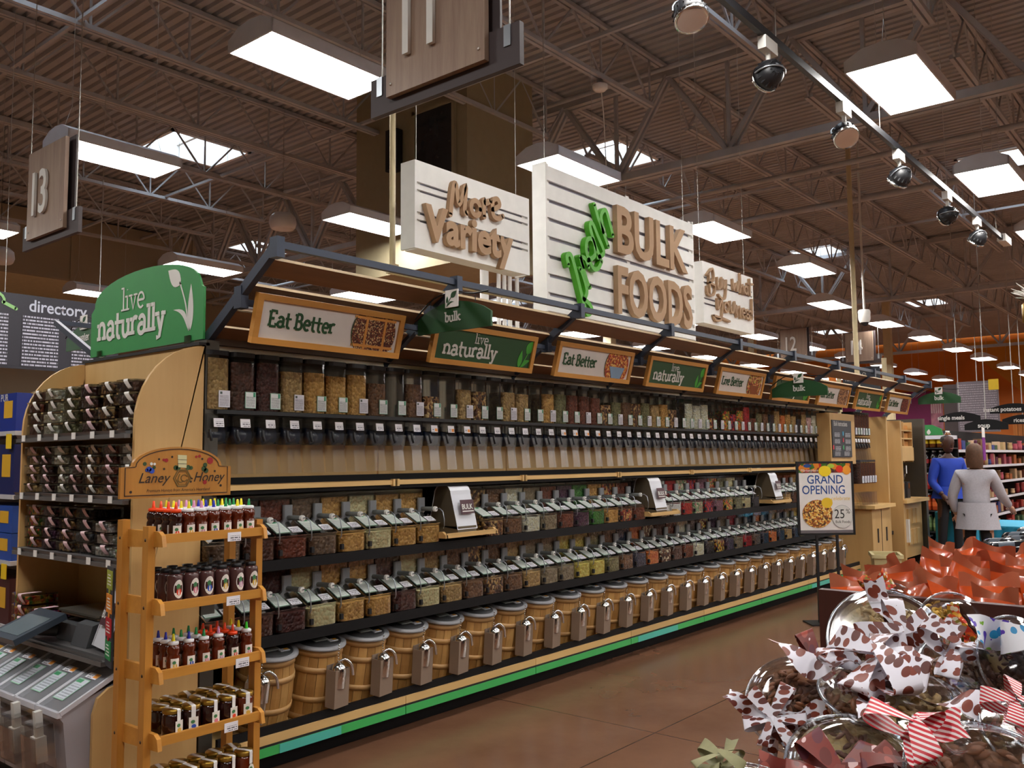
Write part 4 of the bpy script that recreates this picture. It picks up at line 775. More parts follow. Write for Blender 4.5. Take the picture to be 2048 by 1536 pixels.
# ---------------------------------------------------------------- scale, bag roll, instruction card, flour bins
M_scale = mat('scale_grey', '#4b4d50', .4); M_scale2 = mat('scale_panel', '#3b4652', .3); sc = thing('label_scale', 'dark grey printing scale with tilted touch screen on the end cap shelf', 'scale', (2.16, 4.55, .717))
MB().rbox(-.1, -.2, 0, .16, .2, .085, .03).build('scale_body', M_scale, sc); m = MB(); m.rbox(-.06, -.19, .115, .2, .22, .125, .01); m.rbox(-.07, -.2, .13, .21, .23, .14, .012); m.box(.04, -.02, .085, .1, .04, .115); m.build('weigh_plate', mat('plate_steel', '#77776f', .3, .7), sc)
F = frame((-.36, .33, .045), (0, -1, 0), (.93, 0, .36), (.36, 0, -.93)); m = MB(); m.prism([(0, 0), (.3, 0), (.3, .26), (0, .26)], 0, .03, F); m.build('screen_case', M_scale2, sc); MB().prism([(.03, .035), (.27, .035), (.27, .2), (.03, .2)], -.002, 0, F).build('screen', mat('lcd_screen', '#66747a', .15), sc)
MB().tube([(-.22, .2, .06), (-.1, .16, .04)], .03, 8).build('screen_neck', M_scale, sc)
m = MB(); m.prism([(0, 0), (.16, 0), (.16, .08), (.1, .12), (.03, .1)], -.22, -.06, Matrix(((1, 0, 0, -.13), (0, 0, 1, 0), (0, 1, 0, 0), (0, 0, 0, 1)))); m.build('label_printer', M_scale, sc); MB().prism([(0, .01), (.1, .01), (.1, .08), (0, .08)], 0, .003, frame((-.125, -.09, .01), (0, -1, 0), (.35, 0, .9), (1, 0, 0))).build('paper_slot', printed('printer_front', '#c9cdd2', '#222428', 3, ax=('Y', 'Z'), x0=.2, x1=.9, z0=.2, z1=.8), sc)
r = thing('bag_dispenser', 'bag roll stand beside the scale on the end cap', 'bag dispenser', (2.03, 4.2, .717), (0, 0, -.15)); K2 = Matrix(((1, 0, 0, 0), (0, 0, 1, 0), (0, 1, 0, 0), (0, 0, 0, 1)))
inn = [(0, .02), (.035, .12)] + [(.14 - .055 * math.cos(a), .275 + .05 * math.sin(a)) for a in [pi * k / 8 for k in range(9)]] + [(.25, .03)]
m = MB()
for p_, q_ in zip(inn, inn[1:]): m.add([K2 @ Vector((*p, w_)) for p in (p_, q_) for w_ in (-.11, .11)], [(0, 1, 3, 2)], 0, True)
m.build('plastic_bags', M_bag, r); m = MB(); m.prism(inn, -.1, -.09, K2); m.prism(inn, .09, .1, K2); m.build('metal_stand', mat('stand_bronze', '#6f6452', .4, .3), r)
G = frame((.02, .0, .1), (0, -1, 0), (.29, 0, .957), (1, 0, 0)); MB().prism([(-.07, .02), (.06, .02), (.06, .13), (-.07, .13)], -.006, -.003, G).build('maroon_label', M_maroon, r); text('lettering', 'BULK', G @ Matrix.Translation((-.062, .055, -.009)), M_offwhite, r, size=.05, bold=.0012, sx=.9)
r = thing('instruction_card', 'tall dark card with lime, orange, red and green puzzle panels', 'sign', (1.99, 4.06, .71), (0, 0, -.25)); MB().box(0, -.125, -.02, .008, 0, .42).build('card_board', mat('charcoal_board', '#33363c', .5), r)
for k, (c, v) in enumerate((('#9aa53a', .31), ('#e08a2a', .205), ('#c01c2a', .1), ('#1c8a4a', -.0))):
    m = MB(); m.prism([(.012, v + .012), (.118, v + .012), (.118, v + .095), (.012, v + .095)], -.003, 0, SIDE)
    if k < 3: m.prism([(.065 + .014 * math.cos(a), v + .002 + .014 * math.sin(a)) for a in [2 * pi * j / 10 for j in range(10)]], -.003, 0, SIDE)
    m.build('puzzle_panel', mat('panel_' + c[1:], c, .5), r)
    m = MB(); 
    for q in range(4): m.prism([(.03 + .008 * (q % 2), v + .03 + q * .014), (.1 - .006 * q, v + .03 + q * .014), (.1 - .006 * q, v + .035 + q * .014), (.03 + .008 * (q % 2), v + .035 + q * .014)], -.004, -.003, SIDE)
    m.build('printed_lines', M_offwhite, r)
M_tub = frosted('tub_white', '#d6d3da', .55, .25); M_flap = frosted('lid_smoky', '#a8acb4', .35, .2)
for k, key in enumerate(('darkbrown', 'tan', 'greytan', 'olive', 'cream')):
    r = thing('flour_bin', 'white slope-lidded ingredient bin of %s, %s from the honey rack' % (SAY[key], ordinal(k + 1)), 'bin', (0, 4.17 + .232 * k, 0), group='sloping ingredient bins under the scale')
    tp = [(1.80, .49), (1.815, .47), (1.85, .15), (2.4, .15), (2.4, .62), (2.1, .62), (1.80, .51)]; m = MB()
    for y in (-.108, .108): m.add([(x, y, z) for x, z in tp], [tuple(range(7))])
    for p_, q_ in zip(tp[:5], tp[1:5]): m.add([(p_[0], -.108, p_[1]), (p_[0], .108, p_[1]), (q_[0], .108, q_[1]), (q_[0], -.108, q_[1])], [(0, 1, 2, 3)])
    m.build('tub_body', M_tub, r); m = MB(); m.prism([(1.83, .44), (1.865, .17), (2.38, .17), (2.38, .56), (2.12, .56)], -.1, .1, K2); m.build('contents', food(key), r)
    m = MB(); m.bar((1.8, -.108, .51), (2.1, -.108, .66), .014, .02); m.bar((1.8, .108, .51), (2.1, .108, .66), .014, .02); m.bar((1.797, -.112, .505), (1.797, .112, .505), .02, .024); m.build('rim', mat('rim_white', '#d4d4dc', .3), r)
    F = frame((1.80, .1, .52), (0, -1, 0), (.894, 0, .447), (.447, 0, -.894)); MB().prism([(0, 0), (.2, 0), (.2, .33), (0, .33)], -.002, .002, F).build('lid_flap', M_flap, r)
    MB().prism([(.03, .05), (.13, .05), (.13, .19), (.03, .19)], -.005, -.003, F).build('label', printed('flour_label', '#cfd6e0', '#8d96a2', 9, '#3f9a66', (.45, .8, 1, .95), ax=('Y', 'X'), border='#8fc0a6'), r); MB().prism([(.05, .2), (.15, .2), (.15, .235), (.05, .235)], -.005, -.003, F).build('price_tag', printed('flour_tag', '#e6e6ee', '#60606a', 3, '#eb962c', (0, .2, .4, .95), ax=('Y', 'X'), x0=.5, x1=.95), r)
    F = frame((1.79, .075, .47), (0, -1, 0), (.09, 0, -.99), (1, 0, .09)); m = MB(); 
    for a in ((0, 0, -.08, .15, .003, 0), (0, .003, -.08, .003, .2, 0), (.147, .003, -.08, .15, .2, 0), (0, .2, -.08, .15, .203, 0)): m.add([F @ Vector((x, y, z)) for z in (a[2], a[5]) for y in (a[1], a[4]) for x in (a[0], a[3])], [(0, 2, 3, 1), (4, 5, 7, 6), (0, 1, 5, 4), (2, 6, 7, 3), (0, 4, 6, 2), (1, 3, 7, 5)])
    m.prism([(0, .05), (.15, .05), (.15, .2), (0, .2)], -.083, -.08, F); m.build('scoop_pocket', clear('pocket_clear', (.92, .9, .88), .8, .06), r)
    m = MB(); m.prism([(.06, -.05), (.09, -.05), (.09, .07), (.06, .07)], -.05, -.02, F); m.prism([(.045, .06), (.105, .06), (.105, .17), (.045, .17)], -.06, -.015, F); m.build('white_scoop', M_offwhite, r)
# ================================================================ honey rack
M_pine = wood('honey_pine', '#c98c3c', '#b0742a', .4, 2, 10.0, .2); M_pineh = wood('honey_pine_rail', '#d29440', '#b87c30', .4, 0, 10.0, .2)
hr = thing('honey_rack', 'golden pine honey rack with five shelves and arched header', 'rack'); HX0, HX1 = 1.87, 2.38; HZ = [1.285, 1.015, .747, .49, .225]
for x in (HX0, HX1):
    for y in (3.47, 3.68): MB().box(x - .016, y - .022, 0, x + .016, y + .022, 1.36 if y > 3.5 else 1.34).build('post', M_pine, hr)
M_plug = mat('screw_plug', '#3a2413', .6)
for z in HZ:
    for x in (HX0, HX1):
        s = 1 if x < 2 else -1; m = MB(); m.prism([(3.375, z - .025), (3.70, z - .04), (3.70, z + .035), (3.41, z + .035), (3.385, z + .02)], x + s * .016 - .009, x + s * .016 + .009, Matrix(((0, 0, 1, 0), (1, 0, 0, 0), (0, 1, 0, 0), (0, 0, 0, 1)))); m.build('side_rail', M_pineh, hr)
        for y in (3.47, 3.68): MB().lathe([(.0001, 0), (.007, 0), (.0001, .002)], 10, Matrix.Translation((x - s * .0165, y, z)) @ Matrix.Rotation(-s * pi / 2, 4, 'Y')).build('screw_plug', M_plug, hr)
    MB().box(HX0 + .02, 3.41, z - .012, HX1 - .02, 3.69, z).build('shelf_board', M_pineh, hr); MB().box(HX0 + .01, 3.392, z - .012, HX1 - .01, 3.41, z + .024).build('front_lip', M_pineh, hr)
    px = 2.21 if z != .747 else 2.26
    if z > .3: MB().prism([(px - .03, -.03), (px + .035, -.03), (px + .035, .008), (px - .03, .008)], 0, .002, Matrix.Translation((0, 3.388, z + .004)) @ FACE).build('price_tag', M_tag, hr)
hs = MB(); W_ = .53; pr = [(0, 0), (W_, 0), (W_, .133), (W_ - .045, .136)] + [(W_ / 2 + (W_ / 2 - .05) * math.cos(a), .138 + .085 * math.sin(a)) for a in [pi * k / 16 for k in range(17)]] + [(.045, .136), (0, .133)]
Gs = Matrix.Translation((1.86, 3.70, 1.445)) @ FACE; hs.prism(pr, 0, .018, Gs); hs.build('header_board', M_pine, hr); Gt = Gs @ Matrix.Translation((0, 0, -.001))
m = MB(); ip = [(W_ / 2 + (p[0] - W_ / 2) * .93, .012 + p[1] * .9) for p in pr]; rib(m, ip + [ip[0]], .004, .001, Gt); m.build('routed_border', M_plug, hr)
M_ink = mat('burnt_ink', '#2a1c12', .6)
text('lettering', 'Laney', Gt @ Matrix.Translation((.075, .066, -.001)), M_ink, hr, size=.062, shear=.35, bold=.0003, sx=.98); text('lettering', 'Honey', Gt @ Matrix.Translation((.335, .066, -.001)), M_ink, hr, size=.062, shear=.35, bold=.0003, sx=.92)
text('lettering', "Premium Honeys from America's Heartland", Gt @ Matrix.Translation((.115, .025, -.001)), M_ink, hr, size=.019, shear=.2, sx=.9)
m = MB(); hx = [(.283 + .042 * math.cos(pi / 3 * k), .083 + .042 * math.sin(pi / 3 * k)) for k in range(7)]; rib(m, hx, .006, .002, Gt); rib(m, [(.283 + .033 * math.cos(pi / 3 * k), .083 + .033 * math.sin(pi / 3 * k)) for k in range(7)], .002, .002, Gt); rib(m, smooth([(.27, .1), (.262, .075), (.275, .065), (.29, .07)]), .004, .002, Gt); rib(m, arc(.292, .083, .015, .015, 30, 330), .004, .002, Gt); m.build('hexagon_emblem', mat('gold_ink', '#6e5526', .5), hr)
def blob(lst, M_, nm): 
    m = MB()
    for x, y, r_ in lst: m.prism([(x + r_ * math.cos(2 * pi * k / 8), y + r_ * math.sin(2 * pi * k / 8)) for k in range(8)], -.0012, 0, Gt)
    m.build(nm, M_, hr)
blob([(.125, .125, .012), (.138, .118, .013), (.115, .121, .008)], mat('ink_blue', '#2448b0', .5), 'painted_flower'); blob([(.205, .163, .009), (.192, .165, .006), (.42, .16, .016), (.35, .178, .006), (.366, .181, .007), (.395, .062, .01)], mat('ink_red', '#9c1c24', .5), 'painted_flower')
blob([(.105, .148, .009), (.148, .132, .008), (.25, .13, .011), (.262, .128, .012), (.31, .13, .012), (.325, .128, .009), (.395, .14, .011), (.39, .123, .013), (.40, .115, .012)], mat('ink_green', '#2f4a26', .5), 'painted_leaves'); blob([(.135, .148, .007), (.15, .147, .006)], M_offwhite, 'painted_blossom')
m = MB(); m.prism([(.262, .132), (.302, .128), (.302, .185), (.258, .187)], -.0015, 0, Gt); m.build('painted_hive', mat('hive_cream', '#cfc79a', .5), hr); m = MB()
for v in (.148, .166): rib(m, [(.26, v), (.302, v - .002)], .002, .002, Gt)
m.build('hive_lines', M_ink, hr); blob([(.045, .028, .006), (.17, .168, .005), (.232, .178, .005), (.38, .168, .005), (.195, .125, .005), (.445, .112, .005), (.477, .045, .006), (.325, .066, .005), (.33, .08, .004)], M_ink, 'painted_bees')
# ---------------------------------------------------------------- honey bottles and jars
def honey(name, c): 
    m = mat(name, c, .08, 0, .6); return m
M_amb = honey('amber_honey', '#5a1f0a'); M_drk = honey('dark_honey', '#2a0f0c'); M_cream2 = mat('creamed_honey', '#4a2c2a', .25, 0, .3); M_lab = mat('jar_label', '#e6dfd6', .5); M_gold = mat('gold_lid', '#b08d3c', .3, .8)
TIP = {n: mat('tip_' + n, c, .35) for n, c in (('yellow', '#f0e01c'), ('orange', '#f0440c'), ('pink', '#d890b8'), ('blue', '#1c28a8'), ('green', '#128a44'), ('light green', '#3ae02c'), ('white', '#e8e8ea'))}
me_bot = MB().lathe([(.0001, 0), (.025, 0), (.027, .006), (.027, .06), (.022, .07), (.027, .08), (.026, .098), (.017, .108), (.0001, .109)], 18).mesh('bottle', M_amb); me_cap = MB().lathe([(.02, .107), (.0215, .109), (.0215, .118), (.017, .121), (.0001, .122)], 16).mesh('cap', TIP['white'])
me_tip = MB().lathe([(.0075, .121), (.0068, .128), (.004, .15), (.0001, .151)], 10).mesh('tip', TIP['yellow'])
def cyl_label(r, a, z0, z1, oval=False):
    m = MB(); n = 8; 
    if not oval: m.grid(lambda u, v: ((r + .0006) * math.sin((u - .5) * a), -(r + .0006) * math.cos((u - .5) * a), z0 + (z1 - z0) * v), n, 1)
    else:
        c = (z0 + z1) / 2; h = (z1 - z0) / 2; vs = [(0, -(r + .0006), c)] + [((r + .0006) * math.sin(a / 2 * math.cos(t)), -(r + .0006) * math.cos(a / 2 * math.cos(t)), c + h * math.sin(t)) for t in [2 * pi * k / 20 for k in range(20)]]
        m.add(vs, [(0, 1 + k, 1 + (k + 1) % 20) for k in range(20)])
    return m
def art(r, a, z0, z1, cx, cz, s): 
    m = MB(); vs = [((r + .0012) * math.sin(cx * a / 2 + s * a / 2 * math.cos(t)), -(r + .0012) * math.cos(cx * a / 2 + s * a / 2 * math.cos(t)), (z0 + z1) / 2 + (z1 - z0) / 2 * (cz + s * .8 * math.sin(t))) for t in [2 * pi * k / 8 for k in range(8)]]; m.add(vs, [tuple(range(8))]); return m
me_blab = cyl_label(.027, 1.3, .012, .055).mesh('label', M_lab); LEAFM = mat('label_leaf', '#3f7a4a', .5)
me_bart1 = art(.027, 1.3, .012, .055, -.2, .25, .42).mesh('label_leaf', LEAFM); me_bart2 = art(.027, 1.3, .012, .055, 0, -.35, .5).mesh('label_flower', TIP['orange'])
ART = {'orange': '#d8401c', 'yellow': '#d8b04a', 'pink': '#c090b0', 'blue': '#2a50b8', 'green': '#d87a90', 'light green': '#d890a0'}; ARTM = {k: mat('art_' + k.replace(' ', '_'), v, .5) for k, v in ART.items()}
HY = [3.435, 3.495, 3.555, 3.615]; WH = ['front', 'second', 'third', 'rear']
def bottle(x, y, z, tip, dark, lab):
    r = thing('honey_bottle', lab, 'bottle', (x, y, z), (0, 0, RND.uniform(-.25, .1)), 'squeeze honey bottles on the pine rack'); o = place('bottle', me_bot, r)
    if dark: setmat(o, M_drk)
    c = place('cap', me_cap, r); t_ = place('tip', me_tip, r); setmat(t_, TIP[tip]); 
    if tip == 'orange': setmat(c, TIP['orange'])
    l_ = place('label', me_blab, r); place('label_leaf', me_bart1, l_); setmat(place('label_flower', me_bart2, l_), ARTM[tip])
T1 = [['orange', 'orange', 'orange', 'orange'], ['yellow', 'yellow', 'yellow', 'yellow'], ['pink', 'pink', 'pink', 'pink'], ['blue', 'blue', 'blue', 'green'], ['green', 'green', 'yellow', 'yellow'], ['yellow', 'green', 'yellow', 'yellow'], ['green', 'yellow', 'green', 'green']]
for c in range(7):
    for d_ in range(4): bottle(1.965 + .058 * c, HY[d_], HZ[0], T1[c][d_], c == 0, '%s tipped honey bottle on the top rack shelf, %s column, %s rank' % (T1[c][d_], ordinal(c + 1), WH[d_]))
T3 = ['yellow', 'blue', 'green', 'pink', 'orange', 'light green']; T3b = ['blue', 'green', 'green', 'orange', 'orange', 'yellow']
for c in range(6):
    for d_ in range(3): bottle(1.975 + .069 * c, HY[d_] + .015, HZ[2], (T3 if d_ < 1 else T3b)[c], c == 4, '%s tipped honey bottle on the middle rack shelf, %s column, %s rank' % ((T3 if d_ < 1 else T3b)[c], ordinal(c + 1), WH[d_]))
me_cb = MB().lathe([(.0001, 0), (.03, 0), (.032, .006), (.032, .115), (.028, .125), (.018, .128), (.0001, .128)], 18).mesh('bottle', M_cream2); me_cc = MB().lathe([(.02, .127), (.0225, .13), (.0225, .143), (.0001, .145)], 16).mesh('cap', M_black)
me_col = cyl_label(.032, 1.35, .03, .105, True).mesh('label', M_lab); me_ca1 = art(.032, 1.35, .03, .105, -.1, .25, .4).mesh('label_leaf', LEAFM); me_ca2 = art(.032, 1.35, .03, .105, 0, -.3, .5).mesh('label_flower', TIP['orange'])
OV = ['orange', 'green', 'blue', 'yellow', 'pink', 'yellow']; OVN = {'orange': 'red flower', 'green': 'rose flower', 'blue': 'blueberry', 'yellow': 'yellow blossom', 'pink': 'plain pink'}
for c in range(6):
    for d_ in range(3):
        r = thing('creamed_honey_bottle', 'dark cylinder bottle with oval %s label, %s column, %s rank' % (OVN[OV[c]], ordinal(c + 1), WH[d_]), 'bottle', (1.97 + .072 * c, 3.44 + .075 * d_, HZ[1]), (0, 0, RND.uniform(-.15, .15)), 'black capped bottles on the second rack shelf')
        place('bottle', me_cb, r); place('cap', me_cc, r); l_ = place('label', me_col, r); place('label_leaf', me_ca1, l_); setmat(place('label_flower', me_ca2, l_), ARTM[OV[c]])
jar = MB().lathe([(.0001, 0), (.036, 0), (.039, .006), (.039, .085), (.034, .094), (.0001, .095)], 18); me_jar = jar.mesh('jar', M_drk); me_jl = MB().lathe([(.037, .094), (.038, .097), (.038, .108), (.035, .111), (.0001, .111)], 20).mesh('lid', M_gold)
sm = MB(); sm.add([(-.009, .036, .1115), (.009, .036, .1115), (.009, -.038, .1115), (-.009, -.038, .1115), (.009, -.0405, .108), (-.009, -.0405, .108), (.009, -.0405, .065), (-.009, -.0405, .065)], [(0, 1, 2, 3), (3, 2, 4, 5), (5, 4, 6, 7)]); me_seal = sm.mesh('seal_strip', M_paper)
me_tg = MB().prism([(-.019, .018), (.019, .018), (.019, .066), (-.019, .066)], 0, .001, Matrix.Translation((0, -.0425, 0)) @ FACE).mesh('tag', M_lab); me_to = MB().prism([(.018 * math.cos(t), .035 + .03 * math.sin(t)) for t in [2 * pi * k / 16 for k in range(16)]], 0, .001, Matrix.Translation((0, -.0425, 0)) @ FACE).mesh('tag', M_lab)
def flat(cx, cz, s): return MB().prism([(cx + s * math.cos(t), cz + s * .8 * math.sin(t)) for t in [2 * pi * k / 8 for k in range(8)]], 0, .001, Matrix.Translation((0, -.0438, 0)) @ FACE)
me_tg1 = flat(-.003, .048, .009).mesh('tag_leaf', LEAFM); me_tg2 = flat(.001, .03, .010).mesh('tag_flower', TIP['orange'])
JT = ['yellow', 'blue', 'green', 'orange', 'yellow']
for sh, z, nm in ((3, HZ[3], 'fourth'), (4, HZ[4], 'bottom')):
    for c in range(5):
        for d_ in range(3 if sh == 3 else 2):
            r = thing('honey_jar', 'gold lidded dark honey jar on the %s rack shelf, %s column, %s rank' % (nm, ordinal(c + 1), WH[d_]), 'jar', (1.975 + .085 * c, 3.45 + .088 * d_, z), (0, 0, RND.uniform(-.3, .3)), 'gold lidded jars on the pine rack')
            if sh == 4: r.scale = (1.05, 1.05, 1.15)
            o = place('jar', me_jar, r); setmat(o, M_amb if c == 4 else M_drk); place('lid', me_jl, r); place('seal_strip', me_seal, r); l_ = place('tag', me_tg if sh == 3 else me_to, r); place('tag_leaf', me_tg1, l_); setmat(place('tag_flower', me_tg2, l_), ARTM[JT[c]])
# ================================================================ white plank signs over the run
def stroke3(mb, L, G, w, d): 
    for s in L: rib(mb, smooth(s, 5) if len(s) > 3 else s, w, d, G)
def plank_sign(name, lab, x0, x1, z0, z1, cuts, yf=4.31):
    r = thing(name, lab, 'sign', (x0, yf, z0)); w = x1 - x0; h = z1 - z0
    for a, b_ in cuts: MB().box(0, 0, h * a, w, .02, h * b_).build('plank', M_white, r)
    for u in (0, w * .5, w - .05): MB().box(u, .02, .02, u + .05, .03, h).build('back_batten', M_white, r)
    MB().box(-.02, 0, 0, 0, .14, h).build('end_plank', M_white, r); MB().box(w, 0, 0, w + .02, .14, h).build('end_plank', M_white, r); MB().box(.02, .02, 0, w - .02, .14, .02).build('bottom_plank', M_white, r)
    MB().box(0, .03, .02, w, .035, h - .01).build('back_board', mat('gap_light_grey', '#b6b8c6', .6), r)  # added board; its pale grey stands in for light coming through the plank gaps
    for u in (.06, w - .06): MB().tube([(u, .07, h), (u, .07, 7.1 - z0)], .003, 4).build('suspension_wire', M_wire, r)
    return r
r = plank_sign('more_variety_sign', 'white plank More Variety sign, left of the biggest hanging sign', 4.2, 5.42, 3.046, 3.663, ((0, .3), (.33, .385), (.415, .64), (.67, .725), (.755, 1)))
Gm = Matrix.Translation((0, -.002, 0)) @ FACE; m = MB(); stroke3(m, [[(.297, .287), (.327, .489), (.356, .52), (.389, .381), (.459, .54), (.445, .345), (.469, .337)], arc(.566, .392, .05, .055, 0, 360, 14), [(.66, .345), (.658, .475), (.678, .451), (.733, .485)], [(.752, .421), (.834, .468), (.811, .515), (.757, .483), (.762, .384), (.822, .365), (.873, .396)]], Gm, .038, .035); m.build('script_letters', M_tan, r)
text('bold_letters', 'Variety', Gm @ Matrix.Translation((.06, .075, -.02)), M_tan, r, size=.335, bold=.012, depth=.04, sx=.94)
r = plank_sign('fresh_bulk_foods_sign', 'largest white plank sign reading fresh BULK FOODS', 5.68, 8.15, 2.79, 4.03, [(k / 8 + .004, (k + 1) / 8 - .022) for k in range(8)])
FRESH = [[(0.035, 0.406), (0.014, 0.479), (0.07, 0.497), (0.131, 0.392), (0.192, 0.246), (0.254, 0.1), (0.304, 0.028), (0.367, 0.067), (0.333, 0.118), (0.242, 0.153)], [(0.255, 0.147), (0.296, 0.23), (0.234, 0.362), (0.196, 0.402)], [(0.203, 0.505), (0.248, 0.411), (0.311, 0.295), (0.345, 0.266)], [(0.249, 0.427), (0.219, 0.5), (0.277, 0.502), (0.328, 0.44)], [(0.317, 0.493), (0.426, 0.56), (0.402, 0.683), (0.316, 0.672), (0.3, 0.561), (0.388, 0.446), (0.47, 0.447), (0.527, 0.521)], [(0.472, 0.544), (0.566, 0.609), (0.472, 0.737), (0.393, 0.833), (0.359, 0.787), (0.442, 0.635), (0.509, 0.55)], [(0.43, 1.006), (0.482, 0.9), (0.639, 0.671)], [(0.557, 0.786), (0.533, 0.927), (0.606, 0.992), (0.674, 0.875), (0.714, 0.784)]]
m = MB(); stroke3(m, [[(u + .18, v) for u, v in s] for s in FRESH], Gm, .04, .05); m.build('green_script', mat('bright_green', '#4fae1e', .4), r)
for nm, b_, v, sx_ in (('bulk_letters', 'BULK', .665, .9), ('foods_letters', 'FOODS', .11, .71)): text(nm, b_, Gm @ Matrix.Translation((.94, v, -.025)), M_tan, r, size=.595, bold=.014, depth=.05, sx=sx_)
r = plank_sign('buy_what_you_need_sign', 'white plank Buy what you need sign, right of the biggest sign', 8.37, 9.56, 3.0, 3.655, ((0, .3), (.33, .385), (.415, .64), (.67, .725), (.755, 1)))
BUY = [[(0.0, 0.542), (0.01, 0.308)], [(-0.04, 0.512), (0.081, 0.595), (0.104, 0.48), (-0.011, 0.433)], [(-0.011, 0.433), (0.125, 0.414), (0.094, 0.316), (-0.04, 0.308), (-0.05, 0.384)], [(0.191, 0.513), (0.193, 0.41), (0.262, 0.414), (0.291, 0.528), (0.296, 0.409)], [(0.32, 0.513), (0.34, 0.419), (0.399, 0.521), (0.369, 0.328), (0.276, 0.301), (0.205, 0.332)], [(0.558, 0.549), (0.573, 0.438), (0.633, 0.515), (0.664, 0.437), (0.718, 0.549)], [(0.748, 0.641), (0.751, 0.422)], [(0.756, 0.485), (0.81, 0.529), (0.827, 0.426)], arc(.887, .477, .037, .042, 0, 360), [(0.929, 0.521), (0.937, 0.433)], [(0.993, 0.615), (0.99, 0.434)], [(0.931, 0.559), (1.079, 0.57)], [(0.176, 0.282), (0.191, 0.175), (0.284, 0.287), (0.263, 0.084), (0.132, 0.045), (0.08, 0.092)], [(0.08, 0.092), (0.284, 0.087), (0.459, 0.071)], arc(.389, .22, .056, .05, 0, 360), [(0.482, 0.293), (0.493, 0.188), (0.556, 0.19), (0.591, 0.303), (0.606, 0.182)], [(0.63, 0.267), (0.635, 0.144)], [(0.64, 0.221), (0.708, 0.271), (0.727, 0.143)], arc(.812, .207, .042, .05, 10, 320), [(0.772, 0.202), (0.852, 0.212)], arc(.907, .206, .038, .05, 10, 320), [(0.87, 0.2), (0.943, 0.211)], arc(.983, .2, .038, .05, 0, 360), [(1.04, 0.388), (1.028, 0.164)]]
m = MB(); stroke3(m, [[(u + .08, v) for u, v in s] for s in BUY], Gm, .022, .03); m.build('script_letters', M_tan, r)
# ================================================================ numbered aisle signs
def aisle(n, x, y, z, lab, s=1.0):
    r = thing('aisle_sign', lab, 'sign', (x, y, z), group='numbered aisle signs'); r.scale = (s, s, s)
    MB().box(0, -1.0, 0, .03, 0, .2).build('dark_board', M_dbrown, r); MB().box(-.035, -.82, .06, -.005, -.155, .78).build('oak_panel', M_taupe, r); MB().box(.03, -.86, .1, .045, -.12, .8).build('rear_panel', M_dbrown, r)
    text('numeral', n, SIDE @ Matrix.Translation((.49 - .165 * len(n) * .78, .24, -.05)), M_offwhite, r, size=.5, bold=.006, depth=.02, sx=.68)
    for yy in (-.07, -.93): MB().tube([(.015, yy, .15), (.015, yy, (7.15 - z) / s)], .004, 5).build('suspension_wire', M_wire, r); MB().box(-.006, yy - .02, .1, .0, yy + .02, .2).build('steel_clip', M_steel, r)
    for yy, zz in ((-.19, .12), (-.785, .12)): MB().lathe([(.0001, 0), (.008, .002), (.0001, .004)], 8, Matrix.Translation((-.036, yy, zz)) @ Matrix.Rotation(-pi / 2, 4, 'Y')).build('screw', M_offwhite, r)
    return r
aisle('11', 3.0, 3.42, 3.37, 'near aisle sign numbered 11 at the top of the picture'); aisle('13', 3.0, 7.735, 3.345, 'aisle sign numbered 13 at the left below a long lamp')
aisle('12', 21.2, 9.0, 3.95, 'far aisle sign numbered 12 just above the awning', 1.0); r = aisle('14', 22.2, 7.75, 3.85, 'far aisle sign numbered 14 over a dark category board')
MB().box(-.02, -.95, -.75, .02, -.05, -.08).build('category_board', mat('category_navy', '#232a33', .5), r); text('category_text', 'Macaroni & Cheese\nPasta & Sauce', SIDE @ Matrix.Translation((.12, -.3, -.03)), M_offwhite, r, size=.12, sx=.7)
for yy in (-1.05, .05): MB().tube([(0, yy, -1.2), (0, yy, .1)], .06, 8).build('cream_post', M_cream, r)
MB().box(-.02, .12, -.9, .02, .3, .1).build('orange_flag', mat('flag_orange', '#e8811c', .5), r)
# ================================================================ directory board on the left
r = thing('directory_board', 'dark navy aisle directory board crowded with small white text', 'sign', (2.5, 11.0, 2.70)); M_nav = mat('directory_navy', '#26252f', .5)
MB().box(0, 0, 0, 2.95, .03, .88).build('board', M_nav, r); text('lettering', 'directory', FACE @ Matrix.Translation((1.86, .69, -.004)), mat('lettering_grey', '#b9bdcc', .5), r, size=.2, sx=.9, bold=.003)
M_dir = printed('directory_rows', '#26252f', '#b4b4c4', 15, ax=('X', 'Z'), x0=.02, x1=.78, z0=.01, z1=.99)
for k in range(5): MB().box(.08 + .57 * k, -.004, .03, .08 + .57 * k + .54, 0, .64).build('text_column', M_dir, r)
m = MB(); rib(m, arc(1.45, .78, .14, .1, -10, 200), .03, .003, Gm); rib(m, [(1.58, .76), (1.72, .70)], .04, .003, Gm); rib(m, arc(1.4, .76, .06, .1, 0, 120), .02, .003, Gm); m.build('leaf_emblem', mat('pale_green', '#8cc07a', .5), r)
for u in (.3, 1.6, 2.7): MB().tube([(u, .015, .88), (u, .015, 4.4)], .004, 4).build('suspension_wire', M_wire, r)
